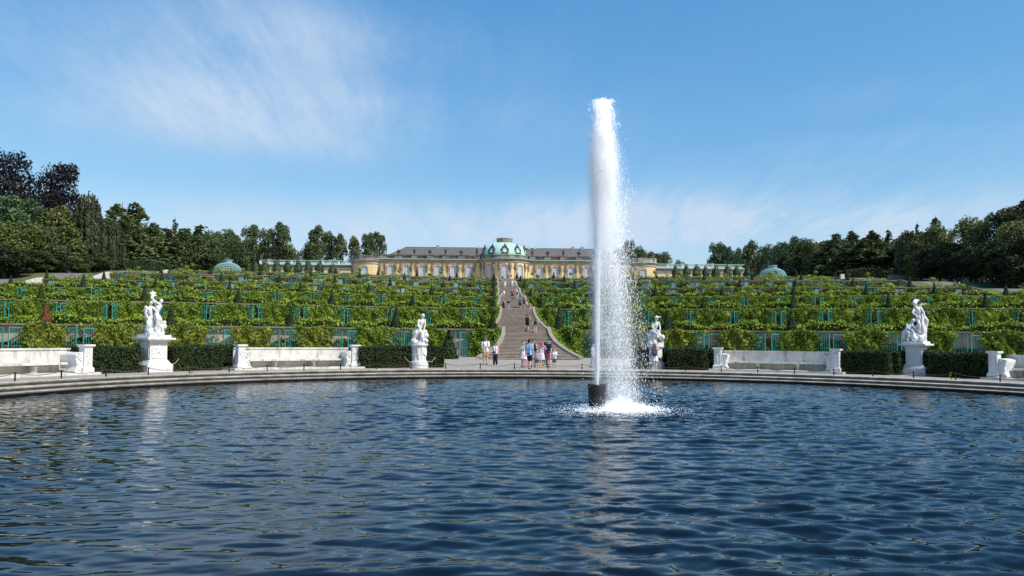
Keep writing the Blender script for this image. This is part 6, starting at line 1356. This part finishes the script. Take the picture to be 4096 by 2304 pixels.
def person(label, pos, face, h, skin=(.62, .40, .30), hair=((.05, .03, .02), 'short'), top=((.8, .8, .8), 'tee'), bottom=((.05, .06, .1), 'shorts'), shoes=(.06, .05, .05), arms=('down', 'down'), legs=('stand', 'stand'), hat=None, child=False, near=True, group=None, glasses=False, tw=1.0, fem=False):
    vox = .0125 if near else .026; hk = 1.28 if child else 1.0; J = joints(*arms, *legs); kp = (arms, legs, hk, tw, vox)
    s = h/H0
    me = cached(('b',)+kp, lambda: blob_mesh('person', sc_(body_ch(J, hk, tw)), vox))
    if not me.materials: me.materials.append(colm((.6, .4, .3), .5))
    o = link('person', me, None, None, pos, face); o.scale = (s, s, s); set_mat(o, colm(skin, .55)); tag(o, label, 'person', group)
    def piece(name, key, fn, col):
        m_ = cached(key, fn)
        if not m_.materials: m_.materials.append(colm((.5, .5, .5)))
        c = link(name, m_, None, o, (0, 0, 0)); set_mat(c, colm(col)); return c
    cv = vox*1.15
    tk = top[1]
    if tk == 'dress':
        piece('dress', ('dt',)+kp, lambda: blob_mesh('dress', sc_(cloth_top(J, 'tee' if near else 'tank', tw*.97)), cv), top[0]); piece('skirt', ('dr', tw), lambda: skirt_mesh(.60, .33, .085*tw, .135), top[0])
    elif tk == 'strapdress':
        piece('dress', ('dt2',)+kp, lambda: blob_mesh('dress', sc_(cloth_top(J, 'tank', tw*.97)), cv), top[0]); piece('skirt', ('dr', tw), lambda: skirt_mesh(.60, .33, .085*tw, .135), top[0])
    else: piece('shirt', ('t', tk)+kp, lambda: blob_mesh('shirt', sc_(cloth_top(J, tk, tw)), cv), top[0])
    if bottom:
        if bottom[1] == 'skirt': piece('skirt', ('sk', tw), lambda: skirt_mesh(.585, .36, .088*tw, .125), bottom[0])
        elif bottom[1] == 'longskirt': piece('skirt', ('ls', tw), lambda: skirt_mesh(.60, .08, .088*tw, .12), bottom[0])
        else: piece({'shorts': 'shorts', 'hotpants': 'shorts'}.get(bottom[1], 'trousers'), ('bt', bottom[1])+kp, lambda: blob_mesh('trousers', sc_(cloth_bottom(J, bottom[1], tw)), cv), bottom[0])
    def shoe(): return blob_mesh('shoes', sc_([[(tuple(J['an'+n]+Vector((0, .018, -.022))), .0255), (tuple(J['an'+n]+Vector((0, -.08, -.028))), .021)] for n in 'lr']), cv)
    piece('shoes', ('sh',)+kp, shoe, shoes)
    if hair: piece('hair', ('h', hair[1], hk, vox), lambda: blob_mesh('hair', sc_(hair_ch(hair[1], hk)), cv, sm_iter=1), hair[0])
    if hat: piece('hat', ('hat', hat[1], hk), lambda: hat_mesh(hat[1], hk), hat[0])
    if near:
        zc = .862; k = hk*H0; ez = (zc+(.934-zc)*hk)*H0
        def eyes():
            mb = MB(); r_ = .0075*k
            for sx in (-1, 1): mb.add(*sphere_v((sx*.021*k, -.054*k, ez), r_, 8))
            return mb.mesh('eyes', True)
        def glass():
            mb = MB()
            for sx in (-1, 1): mb.box((sx*.023*k-.017*k, -.066*k, ez-.012*k), (sx*.023*k+.017*k, -.057*k, ez+.012*k)); mb.box((min(sx*.040*k, sx*.060*k), -.06*k, ez), (max(sx*.040*k, sx*.060*k), .01*k, ez+.005*k))
            mb.box((-.008*k, -.066*k, ez), (.008*k, -.058*k, ez+.005*k)); return mb.mesh('sunglasses')
        piece('sunglasses' if glasses else 'eyes', ('eye', glasses, hk), glass if glasses else eyes, (.02, .015, .012))
        def mouth():
            mb = MB(); mb.box((-.015*k, -.0660*k, (zc+(.895-zc)*hk)*H0), (.015*k, -.055*k, (zc+(.899-zc)*hk)*H0)); return mb.mesh('mouth')
        piece('mouth', ('mouth', hk), mouth, (.35, .12, .10))
    NP[0] += 1; return o
def bag_on(o, label, col, col2=None, h=1.75, z=.70, size=1.0, front=False, near=True):
    """a backpack worn by a person: rounded sack with two straps"""
    def mk():
        m_ = blob_mesh('backpack', sc_([[((-.055, .128, -.09), .048), ((.055, .128, -.09), .048)], [((-.058, .132, 0), .05), ((.058, .132, 0), .05)], [((-.05, .122, .08), .048), ((.05, .122, .08), .048)], [((-.05, .122, .08), .045), ((-.055, .132, -.09), .05)], [((.05, .122, .08), .045), ((.055, .132, -.09), .05)], [((-.03, .175, -.05), .03), ((.03, .175, -.05), .03)]]), .02)
        return m_
    def straps():
        mb = MB()
        for s in (-1, 1): mb.tube([(s*.065*H0, .085*H0, -.06*H0), (s*.10*H0, .03*H0, -.02*H0), (s*.078*H0, -.085*H0, .03*H0), (s*.07*H0, -.062*H0, .09*H0), (s*.06*H0, .01*H0, .135*H0), (s*.055*H0, .09*H0, .09*H0)], .012*H0, 6)
        return mb.mesh('straps', True)
    me = cached(('bag',), mk); ms = cached(('straps',), straps)
    for m_ in (me, ms):
        if not m_.materials: m_.materials.append(colm((.1, .1, .1)))
    s = h/H0; rz = o.rotation_euler.z; p = o.location+Vector((0, 0, z*h))
    b = link('backpack', me, None, None, p, rz); b.scale = (s, s, s); set_mat(b, colm(col)); tag(b, label, 'backpack')
    st = link('straps', ms, None, b, (0, 0, 0)); set_mat(st, colm(col2 or tuple(x*.5 for x in col)))
SK, SK2, SK3 = (.60, .37, .27), (.66, .45, .35), (.45, .27, .19)
def gp(px, py): return at_z(px, py)
def hpx(py, top, p): return (py-top)*(Vector(p)-CAM).dot(fwd)/FPX
G = 'visitors standing by the basin'
def ground_person(px, fy, ty, label, face, **kw):
    p = gp(px, fy); h = hpx(fy, ty, p); return person(label, p, R(face), h, group=G, **kw), h
o, h = ground_person(1941, 1458, 1349, 'man in a cap, white shirt and tan shorts holding a plush toy', 10, top=((.82, .82, .84), 'tee'), bottom=((.42, .29, .16), 'shorts'), hair=((.06, .04, .03), 'short'), hat=((.16, .13, .09), 'cap'), glasses=True, arms=('chest', 'bag'), shoes=(.03, .03, .03), tw=1.08)
bag_on(o, 'black backpack on the man in the white shirt and cap', (.02, .02, .025), (.02, .02, .025), h)
t = blob_mesh('plush_toy', [[((0, 0, 0), .085), ((0, -.01, .12), .07)], [((-.05, 0, .18), .025), ((.05, 0, .18), .025)], [((-.07, -.03, -.06), .035), ((.07, -.03, -.06), .035)], [((-.07, -.03, .03), .03), ((.07, -.03, .03), .03)]], .016); t.materials.append(colm((.75, .74, .72)))
tg = link('plush_toy', t, None, None, o.location+Vector((.02, -.30, h*.63)), R(10)); tag(tg, 'black and white plush toy held at the chest of the man in the cap', 'plush toy')
sp_ = MB().add(*sphere_v((-.05, -.03, .13), .035, 8)).add(*sphere_v((.05, -.03, .13), .035, 8)).add(*sphere_v((0, -.05, -.02), .06, 8)).mesh('dark_patch', True); sp_.materials.append(colm((.02, .02, .02))); link('dark_patch', sp_, None, tg, (0, 0, 0))
o, h = ground_person(1981, 1460, 1368, 'woman with black hair, white tank top and wide navy trousers', -15, top=((.80, .80, .80), 'tank'), bottom=((.018, .022, .045), 'wide'), hair=((.012, .010, .010), 'long'), glasses=True, arms=('down', 'bag'), fem=True, tw=.92)
hb = MB(); hb.frus(-.09, .09, .07, .08, None, .04, .03); hbm = link('handbag', hb.mesh('handbag'), colm((.03, .03, .05)), None, o.location+Vector((-.10, -.20, h*.56))); tag(hbm, 'small dark handbag carried by the woman in the white tank top', 'handbag')
ground_person(2093, 1470, 1365, 'fair haired woman in a short pale patterned dress, leftmost of the family group', -40, top=((.78, .68, .66), 'dress'), bottom=None, hair=((.30, .19, .10), 'pony'), tw=.93, shoes=(.05, .05, .06))
ground_person(2107, 1469, 1416, 'small girl in pink half hidden behind the man in light blue', 10, top=((.70, .36, .48), 'tee'), bottom=((.62, .36, .46), 'pants'), hair=((.20, .12, .07), 'pony'), child=True, shoes=(.4, .15, .2))
ground_person(2117, 1477, 1357, 'man in a light blue polo shirt and navy shorts seen from behind', 150, top=((.36, .55, .78), 'tee'), bottom=((.012, .014, .028), 'shorts'), hair=((.03, .022, .018), 'short'), arms=('chest', 'down'), shoes=(.13, .08, .05), legs=('fwd', 'back'))
ground_person(2132, 1469, 1357, 'woman with sunglasses, dark top and white skirt behind the light blue man', -10, top=((.03, .035, .06), 'tank'), bottom=((.66, .66, .74), 'skirt'), hair=((.09, .05, .03), 'short'), glasses=True, tw=.92, arms=('down', 'bag'), shoes=(.28, .17, .10))
ground_person(2148, 1471, 1400, 'boy in a grey t-shirt and denim shorts in the middle of the family', -15, top=((.42, .42, .44), 'tee'), bottom=((.06, .10, .17), 'shorts'), hair=((.12, .07, .04), 'short'), child=True, arms=('down', 'chest'), shoes=(.4, .26, .18))
ground_person(2166, 1470, 1375, 'girl in a lavender dress and pink cap with hands raised to her eyes', 0, top=((.66, .55, .68), 'strapdress'), bottom=None, hair=((.15, .09, .05), 'pony'), hat=((.78, .05, .20), 'cap'), arms=('face', 'face'), child=True, shoes=(.45, .28, .2))
o, h = ground_person(2180, 1462, 1370, 'person with a red backpack walking off behind the man in navy', 170, top=((.07, .07, .09), 'tee'), bottom=((.03, .03, .05), 'pants'), hair=((.05, .03, .02), 'short')); bag_on(o, 'red and grey backpack behind the man in navy', (.45, .05, .06), None, h)
ground_person(2194, 1469, 1357, 'man in a navy t-shirt and salmon pink shorts looking to the left', -55, top=((.022, .06, .13), 'tee'), bottom=((.52, .18, .19), 'shorts'), hair=((.025, .018, .014), 'short'), shoes=(.12, .08, .05), legs=('apart', 'stand'), tw=1.05)
ground_person(2217, 1471, 1395, 'boy in a white t-shirt and denim shorts, rightmost of the family group', -10, top=((.78, .78, .77), 'tee'), bottom=((.07, .11, .18), 'shorts'), hair=((.22, .13, .07), 'short'), child=True, arms=('chest', 'chest'), shoes=(.13, .09, .06))
ground_person(2372, 1471, 1374, 'person in pale trousers seen through the water spray with one arm raised', 60, top=((.50, .47, .52), 'tee'), bottom=((.40, .42, .52), 'pants'), hair=((.08, .05, .03), 'short'), arms=('face', 'down'), legs=('fwd', 'back'))
o, h = ground_person(2618, 1481, 1375, 'woman in a white skirt photographing the hatted figure with arms raised', 175, top=((.62, .34, .38), 'tee'), bottom=((.76, .74, .72), 'skirt'), hair=((.20, .11, .06), 'long'), arms=('face', 'face'), shoes=(.72, .72, .70), tw=.95); bag_on(o, 'grey blue backpack on the woman in the white skirt', (.07, .085, .12), (.35, .16, .18), h, .68, 1.1)
sb = MB(); sb.frus(-.14, .09, .02, .08, None, .05, .05); sb.tube([(-.02, 0, .02), (-.25, 0, .55)], .012, 5)
tag(link('shoulder_bag', sb.mesh('shoulder_bag'), colm((.018, .018, .022)), None, o.location+Vector((.27, .02, h*.45))), 'small black shoulder bag hanging beside the photographing woman', 'shoulder bag')
# on the stairs
def stair_pos(px, py, prefer=None):
    best = None
    for k, i, y, z in STAIR:
        if prefer and k != prefer: continue
        d = ray(px, py); x = CAM.x+d.x/d.y*(y-CAM.y); q = proj((x, y, z))
        e = abs(q[1]-py)
        if best is None or e < best[0]: best = (e, Vector((x, y, z)), k, i)
    return best[1]
GS = 'visitors on the stairs'
def stair_person(px, fy, ty, flight, label, face, bag=None, **kw):
    p = stair_pos(px, fy, flight); h = hpx(fy, ty, p); h = min(max(h, .9), 1.9); near = flight <= 2
    o = person(label, p, R(face), h, near=near, group=GS, **kw)
    if bag: bag_on(o, bag[0], bag[1], None, h, near=near)
    return o
stair_person(2109, 1321, 1254, 1, 'man in a black tank top and dark shorts climbing the stairs', 175, ('black backpack on the climbing man in dark shorts', (.015, .015, .018)), top=((.02, .02, .025), 'tank'), bottom=((.015, .017, .03), 'shorts'), hair=((.06, .04, .025), 'short'), arms=('chest', 'hip'), legs=('up', 'stand'), shoes=(.2, .15, .12))
stair_person(2141, 1335, 1274, 1, 'woman in a black top and pale denim shorts with hands on her hips', 180, top=((.02, .02, .025), 'tank'), bottom=((.32, .45, .62), 'hotpants'), hair=((.17, .09, .05), 'long'), arms=('hip', 'hip'), shoes=(.3, .2, .15), tw=.93)
stair_person(2013, 1237, 1199, 3, 'woman in a long black dress coming down, left of a pair', 0, top=((.015, .014, .016), 'strapdress'), bottom=((.015, .014, .016), 'longskirt'), hair=((.10, .05, .03), 'long'), arms=('chest', 'down'))
stair_person(2034, 1237, 1199, 3, 'man in a black t-shirt and jeans coming down, right of a pair', 0, top=((.015, .015, .017), 'tee'), bottom=((.28, .36, .48), 'pants'), hair=((.25, .16, .10), 'short'), shoes=(.4, .4, .4))
stair_person(2080, 1235, 1188, 3, 'climber in navy shorts with a blue backpack', 178, ('blue backpack on the climber in navy shorts', (.05, .10, .20)), top=((.10, .05, .08), 'tee'), bottom=((.015, .02, .04), 'shorts'), legs=('up', 'stand'), shoes=(.7, .7, .7), hair=((.02, .015, .012), 'short'))
stair_person(2097, 1235, 1190, 3, 'climber in khaki trousers with a maroon backpack', 178, ('maroon backpack on the climber in khaki trousers', (.16, .025, .05)), top=((.12, .03, .05), 'tee'), bottom=((.36, .27, .16), 'pants'), shoes=(.75, .75, .75), hair=((.015, .012, .01), 'bob'))
stair_person(2117, 1236, 1209, 3, 'child with a red backpack at the right edge of the stairs', 178, ('red backpack on the child at the right edge of the stairs', (.45, .04, .06)), top=((.5, .5, .52), 'tee'), bottom=((.02, .03, .06), 'shorts'), child=True, hair=((.02, .015, .012), 'short'))
stair_person(2049, 1193, 1158, 4, 'climber in dark trousers with a bright red backpack', 178, ('bright red backpack in the middle of the stairs', (.50, .02, .05)), top=((.03, .03, .035), 'tee'), bottom=((.015, .015, .018), 'pants'), hat=((.5, .5, .52), 'cap'))
stair_person(2069, 1198, 1160, 3, 'man in a light blue shirt and grey trousers climbing', 178, ('dark sling bag on the man in the light blue shirt', (.05, .06, .10)), top=((.50, .62, .78), 'tee'), bottom=((.38, .40, .42), 'pants'), hair=((.5, .48, .45), 'short'))
stair_person(2065, 1188, 1152, 4, 'woman in a pink top and sun hat climbing ahead of the light blue man', 178, top=((.70, .30, .42), 'tee'), bottom=((.5, .35, .3), 'shorts'), hat=((.72, .62, .55), 'sun'), hair=((.2, .12, .08), 'short'))
stair_person(2084, 1188, 1171, 4, 'child with an orange bag on the stairs', 178, ('orange bag on a child on the stairs', (.72, .25, .05)), top=((.6, .58, .55), 'tee'), bottom=((.1, .1, .12), 'shorts'), child=True)
stair_person(2096, 1190, 1164, 4, 'person in a royal blue vest at the right flank wall', 178, top=((.03, .10, .48), 'tank'), bottom=((.25, .26, .28), 'shorts'), hat=((.5, .45, .4), 'cap'))
stair_person(2016, 1189, 1160, 4, 'woman in a white top and blue shorts beside a toddler', 10, top=((.78, .78, .80), 'tank'), bottom=((.18, .30, .50), 'shorts'), hair=((.20, .12, .07), 'bob'))
stair_person(2007, 1189, 1177, 4, 'toddler in pale clothes on the stairs', 0, top=((.62, .66, .76), 'tee'), bottom=((.62, .64, .72), 'pants'), child=True, hair=((.2, .1, .06), 'short'))
stair_person(2020, 1155, 1129, 5, 'person in a white shirt and blue shorts coming down in front of another in white', 0, top=((.82, .82, .84), 'tee'), bottom=((.22, .35, .58), 'shorts'), hair=((.1, .06, .04), 'short'))
stair_person(2020, 1146, 1122, 5, 'person in white with both arms stretched out', 0, top=((.80, .80, .82), 'tee'), bottom=((.3, .3, .32), 'shorts'), arms=('out', 'out'), hair=((.05, .04, .03), 'short'))
stair_person(2049, 1146, 1119, 5, 'person in a white shirt and pale trousers climbing', 178, top=((.82, .82, .82), 'tee'), bottom=((.66, .66, .58), 'pants'), hair=((.5, .48, .45), 'short'))
stair_person(2059, 1146, 1117, 5, 'person in a beige shirt and denim shorts at the right of the upper stairs', 178, top=((.45, .42, .32), 'tee'), bottom=((.22, .32, .46), 'shorts'), hat=((.75, .72, .68), 'cap'))
stair_person(2010, 1127, 1103, 6, 'man with a dark backpack and blue shorts near the top of the stairs', 178, ('dark backpack near the top of the stairs', (.03, .04, .07)), top=((.05, .06, .10), 'tee'), bottom=((.28, .38, .58), 'shorts'))
GP = 'visitors on the palace terrace'
def top_person(px, fy, ty, label, face, y=236, **kw):
    d = ray(px, fy); x = CAM.x+d.x/d.y*y; p = Vector((x, y, PZ)); h = min(max((fy-ty)*y/FPX, 1.1), 1.85); return person(label, p, R(face), h, near=False, group=GP, **kw)
top_person(2019, 1113, 1103, 'person in a white top close to the palace door', 0, top=((.7, .7, .72), 'tee'), bottom=((.25, .3, .4), 'shorts'))
top_person(2032, 1113, 1090, 'man in a red shirt and black shorts before the palace door', 150, top=((.42, .02, .04), 'tee'), bottom=((.02, .02, .025), 'shorts'))
top_person(2044, 1113, 1091, 'person in a black top and pale trousers right of the man in red', 20, top=((.03, .025, .03), 'tee'), bottom=((.62, .62, .64), 'pants'), hair=((.05, .03, .03), 'long'), arms=('face', 'down'))
top_person(1991, 1113, 1102, 'person in white by the left flank at the top of the stairs', 90, top=((.75, .75, .76), 'tee'), bottom=((.5, .4, .35), 'shorts'))
for px, c, lab in ((1598, (.5, .05, .05), 'person in red below the second palace window from the left pavilion'), (1634, (.62, .30, .36), 'person in pink by the third palace window from the left pavilion'), (1735, (.72, .72, .74), 'person in white half hidden by vines in front of the palace'), (1764, (.3, .42, .5), 'person in pale blue half hidden by vines in front of the palace')):
    top_person(px, 1108, 1088, lab, 0, y=247, top=(c, 'tee'), bottom=((.1, .1, .12), 'shorts'))
GR = 'visitors on the right ramp'
for px, fy, ty, c, b, lab, ch in ((3826, 1163, 1141, (.55, .58, .62), (.3, .4, .55), 'child in pale clothes and hat walking on the right ramp', True), (3838, 1158, 1124, (.28, .30, .36), (.1, .1, .12), 'man in grey walking on the right ramp', False), (3850, 1165, 1130, (.60, .58, .16), (.02, .02, .02), 'woman in a yellow top and black trousers on the right ramp', False), (3820, 1152, 1122, (.08, .08, .10), (.1, .1, .12), 'person in dark clothes in the shade of the right ramp', False)):
    best = None
    for y in np.arange(130, 215, .5):
        d = ray(px, fy); x = CAM.x+d.x/d.y*y; q = proj((x, y, zramp(y)))
        if best is None or abs(q[1]-fy) < best[0]: best = (abs(q[1]-fy), Vector((x, y, zramp(y))))
    p = best[1]; person(lab, p, R(30), min(max(hpx(fy, ty, p), 1.1), 1.85), near=False, group=GR, top=(c, 'tee'), bottom=(b, 'pants'), child=ch, legs=('fwd', 'back'))
x = at_y(3278, 1215, ywall(3, 62)-3).x; person('man in a navy shirt walking behind the vines on the second terrace at the right', Vector((x, ywall(3, x)-2.2, ZK[2])), R(90), 1.78, near=False, top=((.03, .035, .08), 'tee'), bottom=((.05, .05, .06), 'pants'))
